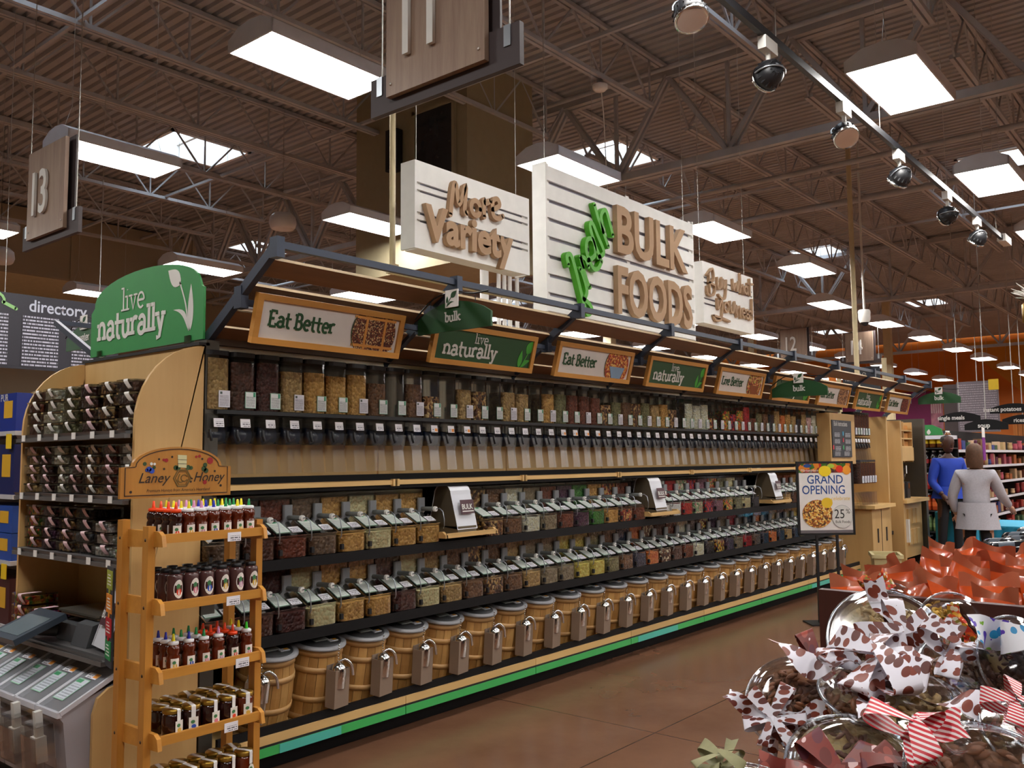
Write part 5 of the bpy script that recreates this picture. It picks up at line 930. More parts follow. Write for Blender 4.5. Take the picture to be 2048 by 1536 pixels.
# ================================================================ blue boxed goods at the left edge
lc = thing('water_filter_shelf', 'grey end shelving with blue boxed goods at the far left edge', 'shelving', (2.5, 6.4, 0)); MB().box(0.35, 0, 0, .45, 1.3, 2.1).build('back_panel', M_lip, lc); MB().box(.0, -.02, 0, .45, 0, .2).build('side_base', M_dark, lc)
for z in (.12, .5, .92, 1.36, 1.79): MB().box(-.02, 0, z, .36, 1.3, z + .03).build('shelf', mat('shelf_white', '#b9bbc0', .4), lc)
SX = [('#15308a', 1.82, .26), ('#0f1f5a', 1.39, .34), ('#1c4aa0', .95, .18), ('#1c4aa0', 1.135, .18), ('#3a1020', .53, .3), ('#18243a', .15, .3)]
for c, z, h in SX:
    for k in range(4):
        b_ = thing('carton', '%s carton, %s along the %s shelf at the left edge' % ('deep blue' if c != '#3a1020' else 'maroon', ordinal(k + 1), {1.82: 'top', 1.39: 'second', .95: 'third', 1.135: 'upper third', .53: 'fourth', .15: 'bottom'}[z]), 'carton', (2.49, 6.42 + .31 * k, z), group='cartons on the left edge shelving')
        MB().box(0, 0, 0, .25, .29, h).build('box', mat('carton_' + c[1:], c, .35), b_); m = MB(); m.prism([(-.2, h * .35), (-.06, h * .35), (-.06, h * .8), (-.2, h * .8)], -.002, 0, SIDE); m.build('printed_panel', mat('carton_print_pale', '#9fb6dc', .4) if k % 2 else mat('carton_print_gold', '#d8a92c', .4), b_)
        if z == 1.82: text('lettering', 'PUR', SIDE @ Matrix.Translation((-.26, h * .8, -.003)), M_offwhite, b_, size=.07)
for z in (.92, 1.79): MB().prism([(-.12, z - .09), (-.04, z - .09), (-.04, z + .01), (-.12, z + .01)], -.03, -.025, SIDE).build('yellow_price_tag', mat('tag_yellow', '#e6c41c', .5), lc)
# ================================================================ coffee kiosk at the far end of the run
kz = thing('coffee_kiosk', 'maple coffee grinding kiosk with cubbies and counter at the aisle end', 'kiosk'); KB = lambda nm, m_, *a: MB().box(*a).build(nm, m_, kz)
KB('lower_cabinet', M_maple, 11.76, 3.78, .1, 12.5, 4.5, .92); KB('counter_top', M_mapleh, 11.7, 3.72, .92, 12.56, 4.5, .965); KB('upper_back', M_maple, 11.7, 4.3, .96, 12.55, 4.5, 2.12)
for x in (11.95, 12.3): KB('door_slot', M_black, x, 3.772, .48, x + .035, 3.785, .66)
KB('door_gap', M_plug, 12.12, 3.775, .12, 12.125, 3.785, .9)
KB('tall_panel', M_maple, 12.55, 3.8, 0, 12.6, 4.5, 2.13); KB('recess_back', M_maple, 12.6, 4.45, 0, 13.5, 4.5, 2.13); KB('tall_panel', M_maple, 13.35, 3.85, 0, 13.42, 4.5, 2.1)
KB('recess_ledge', M_dark, 12.6, 4.0, .48, 13.35, 4.45, .53); KB('grinder_back', M_maple, 13.4, 4.3, 0, 14.55, 4.5, 2.1); KB('grinder_counter', M_mapleh, 13.36, 3.8, .92, 14.5, 4.4, .97); KB('grinder_base', M_maple, 13.42, 3.92, .12, 14.5, 4.4, .92)
for z in (1.72, 1.84, 1.96): KB('cubby_shelf', M_mapleh, 13.42, 3.95, z, 14.3, 4.3, z + .02)
for x in (13.42, 13.85, 14.28): KB('cubby_divider', M_maple, x, 3.95, 1.5, x + .02, 4.3, 2.1)
KB('cubby_fascia', M_maple, 13.42, 3.94, 1.52, 14.3, 3.96, 1.72)
for x in (13.75, 13.95, 14.15):
    for z in (.3, .6): KB('cup_cubby', M_mapleh, x, 3.9, z, x + .15, 3.925, z + .22)
KB('towel_roll', M_offwhite, 13.6, 3.86, .35, 13.66, 3.9, .68); KB('corner_post', mat('bronze_post', '#57534c'), 14.55, 3.86, 0, 14.66, 4.5, 2.16); KB('end_panel', M_maple, 14.3, 4.25, 0, 14.55, 4.3, 2.1)
for k, x in enumerate((13.52, 13.78, 14.04)):
    g = thing('coffee_grinder', 'dark coffee grinder with clear hopper, %s on the kiosk counter' % ordinal(k + 1), 'grinder', (x, 4.08, .97), group='coffee grinders on the kiosk'); MB().rbox(-.09, -.12, 0, .09, .12, .24, .02).build('body', M_dark, g)
    MB().lathe([(.05, .24), (.09, .34), (.095, .5), (.0001, .5)], 14).build('hopper', M_clear, g); MB().lathe([(.04, .25), (.07, .33), (.0001, .33)], 12).build('beans', food('darkbrown'), g); MB().box(-.03, -.125, .14, .03, -.12, .22).build('chrome_badge', M_chrome, g); MB().box(-.02, -.1, .36, .02, -.095, .48).build('white_label', M_paper, g)
for k in range(6):
    m = thing('maple_crate', 'small maple crate of filters, %s in the kiosk cubbies' % ordinal(k + 1), 'crate', (13.47 + .43 * (k % 2), 4.0, (1.742, 1.862, 1.982)[k // 2]), group='crates in the kiosk cubbies'); MB().box(0, 0, 0, .34, .2, .07).build('crate_box', M_oak, m)
r = thing('plastic_sack', 'crumpled clear plastic sack on the kiosk ledge', 'bag', (12.95, 4.15, .53)); MB().lathe([(.0001, 0), (.11, .01), (.13, .1), (.08, .22), (.03, .27), (.06, .32)], 10).build('sack_film', frosted('sack_film', '#d8d4cc', .6, .2), r)
r = thing('trash_can', 'cream plastic trash can standing in the aisle', 'trash can', (9.55, 2.95, 0), (0, 0, .4)); m = MB(); m.prism([(-.17, -.13), (.17, -.13), (.17, .13), (-.17, .13)], .0, .01); 
for a, b_ in (((-.14, -.1), (.14, -.1)), ((.14, -.1), (.14, .1)), ((.14, .1), (-.14, .1)), ((-.14, .1), (-.14, -.1))): m.add([(a[0], a[1], 0), (b_[0], b_[1], 0), (b_[0] * 1.3, b_[1] * 1.3, .58), (a[0] * 1.3, a[1] * 1.3, .58)], [(0, 1, 2, 3)])
m.build('can_body', mat('can_cream', '#c9bb8c', .5), r); m = MB()
for a, b_ in (((-.185, -.135), (.185, -.135)), ((.185, -.135), (.185, .135)), ((.185, .135), (-.185, .135)), ((-.185, .135), (-.185, -.135))): m.bar((a[0], a[1], .585), (b_[0], b_[1], .585), .03, .035)
m.build('can_rim', mat('can_cream', '#c9bb8c', .5), r)
# ================================================================ GRAND OPENING floor stand
os_ = thing('grand_opening_stand', 'black framed grand opening poster stand beside the bulk run', 'sign', (8.62, 3.2, 0), (0, 0, -.84)); w = .28
for a in ((-w, 0, .84, -w + .022, .02, 1.55), (w - .022, 0, .84, w, .02, 1.55), (-w, 0, .84, w, .02, .86), (-w, 0, 1.53, w, .02, 1.55)): MB().box(*a).build('frame_bar', M_black, os_)
for x in (-.1, .1): MB().box(x - .011, 0, 0, x + .011, .02, .84).build('leg', M_black, os_)
MB().box(-.22, -.12, 0, .22, .14, .012).build('foot_plate', M_black, os_); MB().box(-w + .02, .004, .86, w - .02, .012, 1.53).build('poster', mat('poster_white', '#e6e2df', .5), os_)
G = Matrix.Translation((0, .003, 0)) @ FACE; M_pblue = mat('poster_blue', '#1d4a8c', .5); text('poster_title', 'GRAND', G @ Matrix.Translation((-.18, 1.335, 0)), M_pblue, os_, size=.118, sx=.86, bold=.001); text('poster_title', 'OPENING', G @ Matrix.Translation((-.232, 1.235, 0)), M_pblue, os_, size=.118, sx=.83, bold=.001)
MB().prism([(-w + .02, 1.44), (w - .02, 1.44), (w - .02, 1.53), (-w + .02, 1.53)], -.001, 0, G).build('fruit_photo', bits('fruit_photo', ['#3a6a1c', '#b81c14', '#7a2a1c', '#d8801c', '#4a1c2a'], 24, .6, .1), os_)
def pdisc(nm, m_, cx, cy, rx, ry, d=.002, n=20): MB().prism([(cx + rx * math.cos(2 * pi * k / n), cy + ry * math.sin(2 * pi * k / n)) for k in range(n)], -d - .001, -d, G).build(nm, m_, os_)
pdisc('lemon', mat('lemon_print', '#f0d01c', .5), -.0, 1.455, .062, .052); pdisc('kiwi', mat('kiwi_print', '#a9c43c', .5), .06, 1.505, .035, .022, .0018); pdisc('tomato', mat('tomato_print', '#d82c14', .5), .145, 1.475, .035, .035); pdisc('orange', mat('orange_print', '#e89a2c', .5), .215, 1.465, .04, .045, .0018); pdisc('logo_oval', M_pblue, -.17, 1.508, .04, .018); 
text('poster_script', 'Marketplace', G @ Matrix.Translation((-.24, 1.452, -.003)), M_offwhite, os_, size=.035, shear=.2); pdisc('granola_photo', bits('granola_photo', ['#d8a040', '#e8c878', '#8a4a1c', '#c87830', '#5a3a1c'], 70, .6, .2), -.085, 1.045, .15, .135); pdisc('yellow_cereal', mat('cereal_yellow', '#e6c02c', .5), .01, 1.15, .055, .05, .003)
text('poster_small', 'celebrate', G @ Matrix.Translation((.05, 1.175, -.001)), mat('gold_print', '#e0bc4a', .5), os_, size=.05, shear=.2); pdisc('offer_ring', M_grey, .155, 1.015, .102, .112, .003); pdisc('offer_disc', M_offwhite, .155, 1.015, .099, .109, .004)
text('offer_text', '25', G @ Matrix.Translation((.075, 1.0, -.006)), M_black, os_, size=.125, sx=.85); text('offer_text', '%', G @ Matrix.Translation((.19, 1.045, -.006)), M_black, os_, size=.062); text('offer_text', 'Bulk Foods', G @ Matrix.Translation((.085, .955, -.006)), M_dark, os_, size=.036, sx=.9)
MB().prism([(-w + .02, .862), (w - .02, .862), (w - .02, .888), (-w + .02, .888)], -.001, 0, G).build('grey_footer', mat('footer_grey', '#6a6468', .5), os_)
# ================================================================ drinks end cap
dc = thing('drinks_end_cap', 'dark end cap shelving packed with bottled drinks', 'shelving', (15.6, 3.72, 0)); MB().box(.4, 0, 0, .45, 1.0, 1.92).build('back_panel', M_shelfblk, dc); MB().box(0, .98, 0, .45, 1.0, 1.92).build('side_panel', M_shelfblk, dc); MB().box(-.02, 0, 1.86, .45, 1.0, 1.92).build('top_canopy', M_fix, dc)
ZS = [.02, .36, .70, 1.04, 1.40, 1.72]
for z in ZS: MB().box(0, 0, z - .02, .42, 1.0, z).build('shelf', M_dark, dc)
hd = thing('small_header', 'small green arched leaf header on the drinks end cap', 'sign', (15.58, 4.35, 1.925)); MB().prism([(0, 0), (.52, 0), (.5, .1), (.36, .17), (.1, .17), (0, .12)], 0, .02, SIDE).build('sign_board', M_green, hd); m = MB(); m.prism(leaf((.06, .15), (.22, .03), .05), -.003, -.001, SIDE); m.prism(leaf((.3, .01), (.31, .1), .03), -.003, -.001, SIDE); m.build('leaf_emblem', M_offwhite, hd)
me_pop = MB().lathe([(.0001, 0), (.048, .005), (.05, .02), (.05, .17), (.035, .22), (.016, .25), (.0001, .25)], 12).mesh('bottle', M_clear); me_popc = MB().lathe([(.017, .25), (.018, .275), (.0001, .276)], 10).mesh('cap', M_offwhite); me_popl = MB().lathe([(.0508, .07), (.0508, .14)], 12).mesh('label_wrap', M_offwhite)
DR = [('dark blue', '#141c34', '#1c2440'), ('green', '#6f8450', '#86a062'), ('orange', '#b8481c', '#d86428'), ('red', '#a01c1c', '#c83c34'), ('black', '#1a1418', '#8a1c20'), ('amber', '#6a3a14', '#d8b81c')]
for (nm, c1, c2), z in zip(DR, ZS):
    for k in range(6):
        for d_ in range(2):
            r = thing('drink_bottle', '%s drink bottle, %s from the near end, %s rank on the drinks end cap' % (nm, ordinal(k + 1), ('front', 'rear')[d_]), 'bottle', (15.68 + .12 * d_, 3.8 + .11 * k, z), group=nm + ' drinks on the end cap'); o = place('bottle', me_pop, r); setmat(o, mat('drink_' + c1[1:], c1, .15, 0, .4)); place('cap', me_popc, r); setmat(place('label_wrap', me_popl, r), mat('wrap_' + c2[1:], c2, .4))
# ================================================================ snack shelving beyond
sg = thing('snack_shelving', 'long far shelving run of snacks under the orange wall', 'shelving', (16.3, 3.8, 0)); SZ = [.14, .47, .78, 1.09, 1.40, 1.68]
MB().box(0, .5, 0, 13.5, .6, 2.05).build('back_panel', M_shelfblk, sg)
for z in SZ: MB().box(0, 0, z - .025, 13.5, .5, z).build('shelf', M_shelfblk, sg); MB().box(0, -.01, z - .035, 13.5, 0, z + .012).build('price_rail', M_fix, sg)
PK = ['#8a4a3a', '#b8683a', '#5a2a4a', '#c8a878', '#a83028', '#3a4a8a', '#d8b088', '#7a5a3a', '#c05a6a', '#4a6a4a', '#e0c0a0', '#8a2a2a']; PN = ['brown', 'rust', 'plum', 'beige', 'red', 'blue', 'cream', 'tan', 'pink', 'green', 'pale', 'dark red']
me_pk = MB().rbox(-.1, 0, 0, .1, .12, .2, .01).mesh('snack_box', M_paper); me_bg = MB().lathe([(.0001, 0), (.08, .01), (.085, .1), (.07, .19), (.09, .215), (.0001, .216)], 8, Matrix.Diagonal((1.2, .6, 1, 1))).mesh('snack_bag', M_paper)
for si, z in enumerate(SZ):
    for k in range(26):
        x = 16.45 + .26 * k + (.25 * max(0, k - 14)); c = (k // 2 * 5 + si * 7 + k % 2 * (k // 3)) % 12; bag = (si + k // 4) % 3 == 0
        o = place('snack_bag' if bag else 'snack_box', me_bg if bag else me_pk, None, (x, 3.9, z)); o.scale = (RND.uniform(.75, 1.2), 1, RND.uniform(.5, 1.1)); setmat(o, mat('pack_' + PN[c].replace(' ', '_'), PK[c], .4))
        tag(o, 'small %s snack %s, %s along shelf %s of the far snack run' % (PN[c], 'bag' if bag else 'box', ordinal(k + 1), ('one', 'two', 'three', 'four', 'five', 'six')[si]), 'snack pack', 'snack packs on the far shelving')
for k, (x, y, z, wd, tx, lab) in enumerate(((22.4, 4.5, 2.52, .95, 'instant potatoes', 'black arched instant potatoes sign against the orange wall'), (21.7, 5.4, 2.34, .85, 'single meals', 'black arched single meals sign left of the grey banner'), (23.4, 4.45, 2.3, .85, 'rices', 'black arched rices sign below the instant potatoes one'), (25.0, 4.2, 2.12, .8, 'tuna', 'black arched sign second lowest, beside the column'), (20.0, 4.5, 2.1, .8, 'soup', 'lowest black arched sign above the snack shelves'))):
    r = thing('arched_sign', lab, 'sign', (x, y, z), group='black arched signs on the far side'); MB().prism([(0, 0), (wd, 0), (wd, .12)] + [(wd * (1 - t / 8), .12 + .1 * math.sin(pi * t / 8)) for t in range(1, 8)] + [(0, .12)], -.01, .01, SIDE).build('sign_board', M_shelfblk, r); text('lettering', tx, SIDE @ Matrix.Translation((wd / 2 - .042 * len(tx) * .9, .05, -.013)), M_offwhite, r, size=.13, bold=.003, sx=.9)
    MB().tube([(0, -wd / 2, .2), (0, -wd / 2, 7.27 - z)], .008, 4).build('suspension_wire', M_wire, r)
r = thing('text_banner', 'grey hanging banner covered with small type', 'banner', (26.0, 6.0, 2.2)); MB().box(0, -1.0, 0, .04, 0, 1.35).build('board', printed('banner_type', '#6a626a', '#9a929a', 22, ax=('Y', 'Z'), x0=.04, x1=.96, z0=.03, z1=.97), r); MB().box(.05, -.4, .0, .1, .35, 1.3).build('dark_side', M_dbrown, r); MB().tube([(.02, -.5, 1.3), (.02, -.5, 5.08)], .01, 4).build('suspension_wire', M_wire, r)
MB().box(-.02, -1.02, 1.1, -.01, -.78, 1.38).build('yellow_corner', mat('tag_yellow', '#e6c41c'), r)
r = thing('price_card', 'yellow green price card on the snack run beside the woman', 'card', (17.6, 3.78, 1.15)); MB().box(0, 0, 0, .25, .01, .3).build('card', mat('card_lime', '#b8b41c', .5), r); r2 = thing('purple_flag', 'purple and white shelf flag above the lime price card', 'flag', (18.1, 3.78, 1.5)); MB().box(0, 0, 0, .2, .01, .42).build('purple_panel', mat('flag_purple', '#7a1c8a', .5), r2); MB().box(0, 0, .42, .2, .01, .6).build('white_panel', M_paper, r2)
# ================================================================ tables with turquoise cloths
M_turq = mat('turquoise_cloth', '#0f86a8', .7, var=.08, scale=2)
def skirt_table(lab, x0, y0, x1, y1, h):
    r = thing('sample_table', lab, 'table', (x0, y0, 0)); MB().box(0, 0, h - .02, x1 - x0, y1 - y0, h).build('cloth_top', mat('turquoise_top', '#2aa6cc', .6), r); m = MB(); n = 60; per = [(0, 0), (x1 - x0, 0), (x1 - x0, y1 - y0), (0, y1 - y0), (0, 0)]; P_ = []
    for a, b_ in zip(per, per[1:]):
        L = math.hypot(b_[0] - a[0], b_[1] - a[1]); k = max(6, int(L / .03)); nx, ny = (b_[1] - a[1]) / L, -(b_[0] - a[0]) / L
        for i in range(k): t = i / k; w_ = .012 * math.sin(i * 1.3); P_.append((a[0] + (b_[0] - a[0]) * t + nx * w_, a[1] + (b_[1] - a[1]) * t + ny * w_))
    P_.append(P_[0]); vs = [(x, y, h - .01) for x, y in P_] + [(x * 1.0, y, .03) for x, y in P_]; k = len(P_); m.add(vs, [(i, i + 1, k + i + 1, k + i) for i in range(k - 1)], 0, True); m.build('pleated_skirt', M_turq, r)
skirt_table('turquoise skirted table right of the woman', 12.1, 1.95, 13.3, 2.62, .74); skirt_table('turquoise skirted table behind the woman by the drinks', 14.3, 3.3, 15.4, 3.68, .76)
for k in range(2):
    r = thing('sample_jar', ('tall pale bottle', 'white sample cup')[k] + ' on the far turquoise table', 'jar', (14.4 + .25 * k, 3.5 - .1 * k, .76)); MB().lathe([(.0001, 0), (.05, .005), (.05, .12), (.02, .2), (.02, .24), (.0001, .24)] if k == 0 else [(.0001, 0), (.04, .0), (.055, .1), (.05, .1), (.0001, .01)], 12).build('vessel', M_cream if k == 0 else M_offwhite, r)
# ================================================================ shoppers
def figure(name, parent, joints, edges, radii, m_, sub=2):
    me = bpy.data.meshes.new(name); me.from_pydata(joints, edges, []); me.materials.append(m_); o = place(name, me, parent); sk = o.modifiers.new('skin', 'SKIN'); sk.use_smooth_shade = True; sv_ = me.skin_vertices[0].data
    for i, rr in enumerate(radii): sv_[i].radius = rr if isinstance(rr, tuple) else (rr, rr)
    sv_[0].use_root = True; s2 = o.modifiers.new('sub', 'SUBSURF'); s2.levels = sub; s2.render_levels = sub; return o
M_skin = mat('skin_fair', '#c99a80', .5); M_skind = mat('skin_dark', '#4a2c22', .5); M_hair = mat('brown_hair', '#5a3c28', .6, var=.25, scale=40); M_knit = mat('pale_knit', '#b4b2ba', .85, var=.06, scale=60, bump=.1); M_legg = mat('black_leggings', '#14151c', .7); M_blue = mat('blue_shirt', '#1a3fae', .7, var=.08)
def person(lab, loc, rz, top, skin, hair, pose, hgt, long_hair):
    r = thing('person', lab, 'person', loc, (0, 0, rz)); s = hgt / 1.7; V = lambda *p: tuple(c * s for c in p)
    LH, RH = pose   # wrists
    J = [V(0, 0, .93), V(0, .01, 1.08), V(0, .0, 1.24), V(0, .005, 1.36), V(0, 0, 1.45), V(0, -.01, 1.52), V(.17, 0, 1.385), V(-.17, 0, 1.385), V(.1, 0, .9), V(.1, -.02, .5), V(.1, .02, .1), V(.1, -.11, .035), V(-.1, 0, .9), V(-.1, .03, .5), V(-.1, .08, .1), V(-.1, -.05, .035)]
    E_ = [(0, 1), (1, 2), (2, 3), (3, 4), (4, 5), (3, 6), (3, 7), (0, 8), (8, 9), (9, 10), (10, 11), (0, 12), (12, 13), (13, 14), (14, 15)]; Rr = [(.15 * s, .11 * s), (.13 * s, .1 * s), (.15 * s, .105 * s), (.15 * s, .1 * s), .06 * s, .05 * s, .065 * s, .065 * s, .08 * s, .058 * s, .04 * s, .036 * s, .08 * s, .058 * s, .04 * s, .036 * s]
    for sx_, w_, el_ in ((1, LH[1], LH[0]), (-1, RH[1], RH[0])):
        i = len(J); J += [V(*el_), V(*w_)]; E_ += [(6 if sx_ > 0 else 7, i), (i, i + 1)]; Rr += [.047 * s, .03 * s]
    figure('body', r, J, E_, Rr, skin)
    # head with face
    hd_ = MB(); hd_.lathe([(.0001, -.115), (.045, -.1), (.062, -.05), (.073, .0), (.076, .05), (.062, .095), (.03, .118), (.0001, .122)], 16, Matrix.Translation(V(0, -.02, 1.62)) @ Matrix.Diagonal((s, s * 1.18, s, 1))); hd_.prism([(-.008, 0), (.008, 0), (.012, -.035), (-.012, -.035)], -.012, .01, Matrix.Translation(V(0, -.115, 1.63)) @ FACE)
    for q in (-1, 1): hd_.lathe([(.0001, -.03), (.012, -.015), (.014, .01), (.0001, .03)], 8, Matrix.Translation(V(q * .076, -.01, 1.62)))
    hd_.build('head', skin, r); f = MB()
    for q in (-1, 1): f.lathe([(.0001, -.007), (.008, 0), (.0001, .007)], 8, Matrix.Translation(V(q * .03, -.103, 1.64)))
    f.build('eyes', M_black, r); f = MB(); f.tube([V(-.022, -.1, 1.568), V(0, -.106, 1.565), V(.022, -.1, 1.568)], .005, 6); f.build('mouth', mat('lip', '#8a4a44', .5), r)
    if hair:
        h = MB(); h.lathe([(.086, -.16), (.094, -.09), (.092, 0), (.09, .05), (.075, .1), (.04, .128), (.0001, .132)] if long_hair else [(.078, .03), (.08, .06), (.066, .1), (.0001, .128)], 18, Matrix.Translation(V(0, .002, 1.625)) @ Matrix.Diagonal((s, s * 1.1, s, 1)), a0=-.9 if long_hair else 0, a1=pi + .9 if long_hair else 2 * pi); h.build('hair', hair, r)
    # clothing
    C_ = [V(0, 0, .98), V(0, .01, 1.1), V(0, 0, 1.25), V(0, .005, 1.37), V(0, 0, 1.43), V(.17, 0, 1.385), V(-.17, 0, 1.385)]; CE = [(0, 1), (1, 2), (2, 3), (3, 4), (3, 5), (3, 6)]; CR = [(.17 * s, .13 * s), (.15 * s, .118 * s), (.165 * s, .12 * s), (.162 * s, .112 * s), .075 * s, .078 * s, .078 * s]
    for sx_, w_, el_ in ((1, LH[1], LH[0]), (-1, RH[1], RH[0])):
        i = len(C_); wv = Vector(el_).lerp(Vector(w_), .88); C_ += [V(*el_), V(*wv)]; CE += [(5 if sx_ > 0 else 6, i), (i, i + 1)]; CR += [.06 * s, .045 * s]
    figure('top', r, C_, CE, CR, top)
    hem = MB(); n = 28
    hem.grid(lambda u, v: V((.195 + .04 * v + .012 * v * math.sin(u * 2 * pi * 7)) * math.cos(2 * pi * u), (.155 + .04 * v + .01 * v * math.sin(u * 2 * pi * 7)) * math.sin(2 * pi * u), 1.06 - (.31 if long_hair else .16) * v), n, 6); hem.build('hem', top, r)
    L_ = [V(0, 0, .9), V(.08, 0, .86), V(.1, -.02, .5), V(.1, .02, .09), V(-.08, 0, .86), V(-.1, .03, .5), V(-.1, .08, .09)]; figure('leggings' if long_hair else 'trousers', r, L_, [(0, 1), (1, 2), (2, 3), (0, 4), (4, 5), (5, 6)], [(.14 * s, .1 * s), .085 * s, .066 * s, .05 * s, .085 * s, .066 * s, .05 * s], M_legg)
    for q, yy in ((.1, -.04), (-.1, .02)):
        m = MB(); m.lathe([(.0001, 0), (.05, 0), (.052, .03), (.035, .07), (.0001, .085)], 12, Matrix.Translation(V(q, yy, 0)) @ Matrix.Diagonal((s * .95, s * 2.3, s, 1))); m.build('shoe', M_black, r)
    for nm, w_, el_ in (('left_hand', LH[1], LH[0]), ('right_hand', RH[1], RH[0])):
        w_ = Vector(V(*w_)); d = (w_ - Vector(V(*el_))).normalized(); sd = d.cross(Vector((0, 0, 1))).normalized(); h = MB(); h.tube([w_, w_ + d * .05 * s, w_ + d * .09 * s], [.024 * s, .036 * s, .03 * s], 8)
        for k, ln in enumerate((.06, .072, .068, .052)): b0 = w_ + d * .085 * s + sd * (k - 1.5) * .017 * s; h.tube([b0, b0 + d * ln * .55 * s + Vector((0, 0, -.006)), b0 + d * ln * s + Vector((0, 0, -.022 * s))], [.009 * s, .0085 * s, .006 * s], 6)
        b0 = w_ + d * .03 * s - sd * .03 * s; h.tube([b0, b0 - sd * .025 * s + d * .02 * s, b0 - sd * .03 * s + d * .05 * s], [.011 * s, .01 * s, .007 * s], 6); h.build('hand', skin, r)
    return r
person('woman in a long pale grey cardigan reaching to her right over a table', (11.5, 2.5, 0), 1.8, M_knit, M_skin, M_hair, (((.26, -.02, 1.12), (.22, -.1, .9)), ((-.27, -.1, 1.13), (-.36, -.36, .99))), 1.68, True)
person('man in a royal blue shirt standing beside the drinks end cap', (14.1, 3.42, 0), -.75, M_blue, M_skind, mat('black_hair', '#1c1614', .7), (((.25, .0, 1.12), (.2, -.16, .95)), ((-.25, .0, 1.12), (-.2, -.16, .95))), 1.84, False)
# ================================================================ navy and gold post at the right edge
r = thing('decorated_post', 'navy and gold turned post at the very right edge', 'post', (6.9, 1.05, 0)); MB().lathe([(.12, 0), (.15, .04), (.15, .15), (.1, .24), (.067, .5), (.063, .7), (.072, .95), (.1, 1.25), (.11, 1.46), (.09, 1.62), (.083, 1.69)], 20).build('cream_turning', mat('post_cream', '#e0d29c', .4), r)
MB().lathe([(.083, 1.67), (.105, 1.69), (.108, 1.75), (.09, 1.77), (.108, 1.79), (.108, 1.82), (.09, 1.83)], 20).build('gold_ring', M_gold, r); MB().lathe([(.09, 1.83), (.09, 2.5)], 20).build('navy_sleeve', mat('post_navy', '#12205a', .4), r); MB().lathe([(.09, 2.49), (.105, 2.5), (.105, 2.62), (.075, 2.65), (.0001, 2.66)], 20).build('gold_cap', M_gold, r)
m = MB(); 
for k in range(60): a = RND.uniform(0, 2 * pi); b_ = RND.uniform(.2, 1.2); d = Vector((math.cos(a) * math.cos(b_), math.sin(a) * math.cos(b_), math.sin(b_))); m.tube([Vector((0, 0, 2.65)), Vector((0, 0, 2.65)) + d * RND.uniform(.1, .2)], [.012, .002], 4)
tag(m.build('white_plume', mat('plume_white', '#d8d4cc', .8), r), kind='stuff')
for p in ((19.5, 12.8), (32.0, 9.5), (32.0, 14.5)): tag(MB().box(p[0] - .12, p[1] - .12, 0, p[0] + .12, p[1] + .12, 7.2).build('trim_3', M_cream), kind='structure', label='cream steel roof column rising beyond the aisles')
# ================================================================ gift trays, pouches and bottles in the foreground
M_dwood = wood('dark_display_wood', '#4a1f16', '#34140e', .5, 2, 6.0)
dt = thing('display_table', 'dark wooden display table under the ribboned nut trays', 'table', (1.95, -.75, 0)); MB().box(0, 0, .86, .5, 1.62, .9).build('table_top', M_dwood, dt); MB().box(.03, .03, .0, .48, 1.58, .86).build('table_apron', M_dwood, dt)
bx = thing('display_box', 'deep red brown display box holding the orange pouches', 'box', (2.45, -.75, 0))
for nm, a in (('front_board', (0, 0, .0, .03, 1.69, 1.235)), ('side_board', (0.03, 1.66, 0, 1.55, 1.69, 1.2)), ('back_board', (1.52, 0, 0, 1.55, 1.66, 1.2)), ('side_board', (.03, 0, 0, 1.52, .03, 1.2)), ('inner_floor', (.03, .03, 1.08, 1.52, 1.66, 1.11))): MB().box(*a).build(nm, M_dwood, bx)
def vmat(name, base, cols, scale, thr, stretch=(1, 1, 1), rough=.45):
    m = bpy.data.materials.new(name); nt, N, L, b = nodes_of(m); tc = N.new('ShaderNodeTexCoord'); mp = N.new('ShaderNodeMapping'); mp.inputs['Scale'].default_value = stretch; L.new(tc.outputs['Object'], mp.inputs[0])
    vo = N.new('ShaderNodeTexVoronoi'); vo.inputs['Scale'].default_value = scale; vo.inputs['Randomness'].default_value = .6; L.new(mp.outputs[0], vo.inputs['Vector']); rp = N.new('ShaderNodeValToRGB'); rp.color_ramp.interpolation = 'CONSTANT'
    while len(rp.color_ramp.elements) < max(2, len(cols)): rp.color_ramp.elements.new(.5)
    for i, c in enumerate(cols if len(cols) > 1 else cols * 2): rp.color_ramp.elements[i].position = i / max(2, len(cols)); rp.color_ramp.elements[i].color = (*srgb(c), 1)
    sp = N.new('ShaderNodeSeparateColor'); L.new(vo.outputs['Color'], sp.inputs[0]); L.new(sp.outputs[0], rp.inputs[0]); lt = N.new('ShaderNodeMath'); lt.operation = 'LESS_THAN'; lt.inputs[1].default_value = thr; L.new(vo.outputs['Distance'], lt.inputs[0])
    mx = N.new('ShaderNodeMix'); mx.data_type = 'RGBA'; L.new(lt.outputs[0], mx.inputs[0]); mx.inputs[6].default_value = (*srgb(base), 1); L.new(rp.outputs[0], mx.inputs[7]); L.new(mx.outputs[2], b.inputs['Base Color']); b.inputs['Roughness'].default_value = rough; return m
M_foot = vmat('football_ribbon', '#dcd8e2', ['#6a2a1c', '#7a3422', '#581f16'], 27, .46, (1, 1.8, 1.3)); M_redfb = vmat('red_football_ribbon', '#74261c', ['#d8b8b8', '#5e2230', '#9a4030', '#5e1f18'], 34, .42, (1, .5, 1))
M_tri = vmat('party_ribbon', '#dfe0e8', ['#2a8ac0', '#7ab02c', '#5a3ab0', '#2a9ac8', '#8abc3a'], 26, .42); M_flor = vmat('floral_ribbon', '#c8441c', ['#d8a02c', '#e8dcc0', '#b8281c', '#8a7a2c', '#d85a1c'], 70, .6); M_olive = mat('olive_ribbon', '#8f8b62', .5, var=.1, scale=30); M_beige = mat('beige_ribbon', '#c8a878', .5)
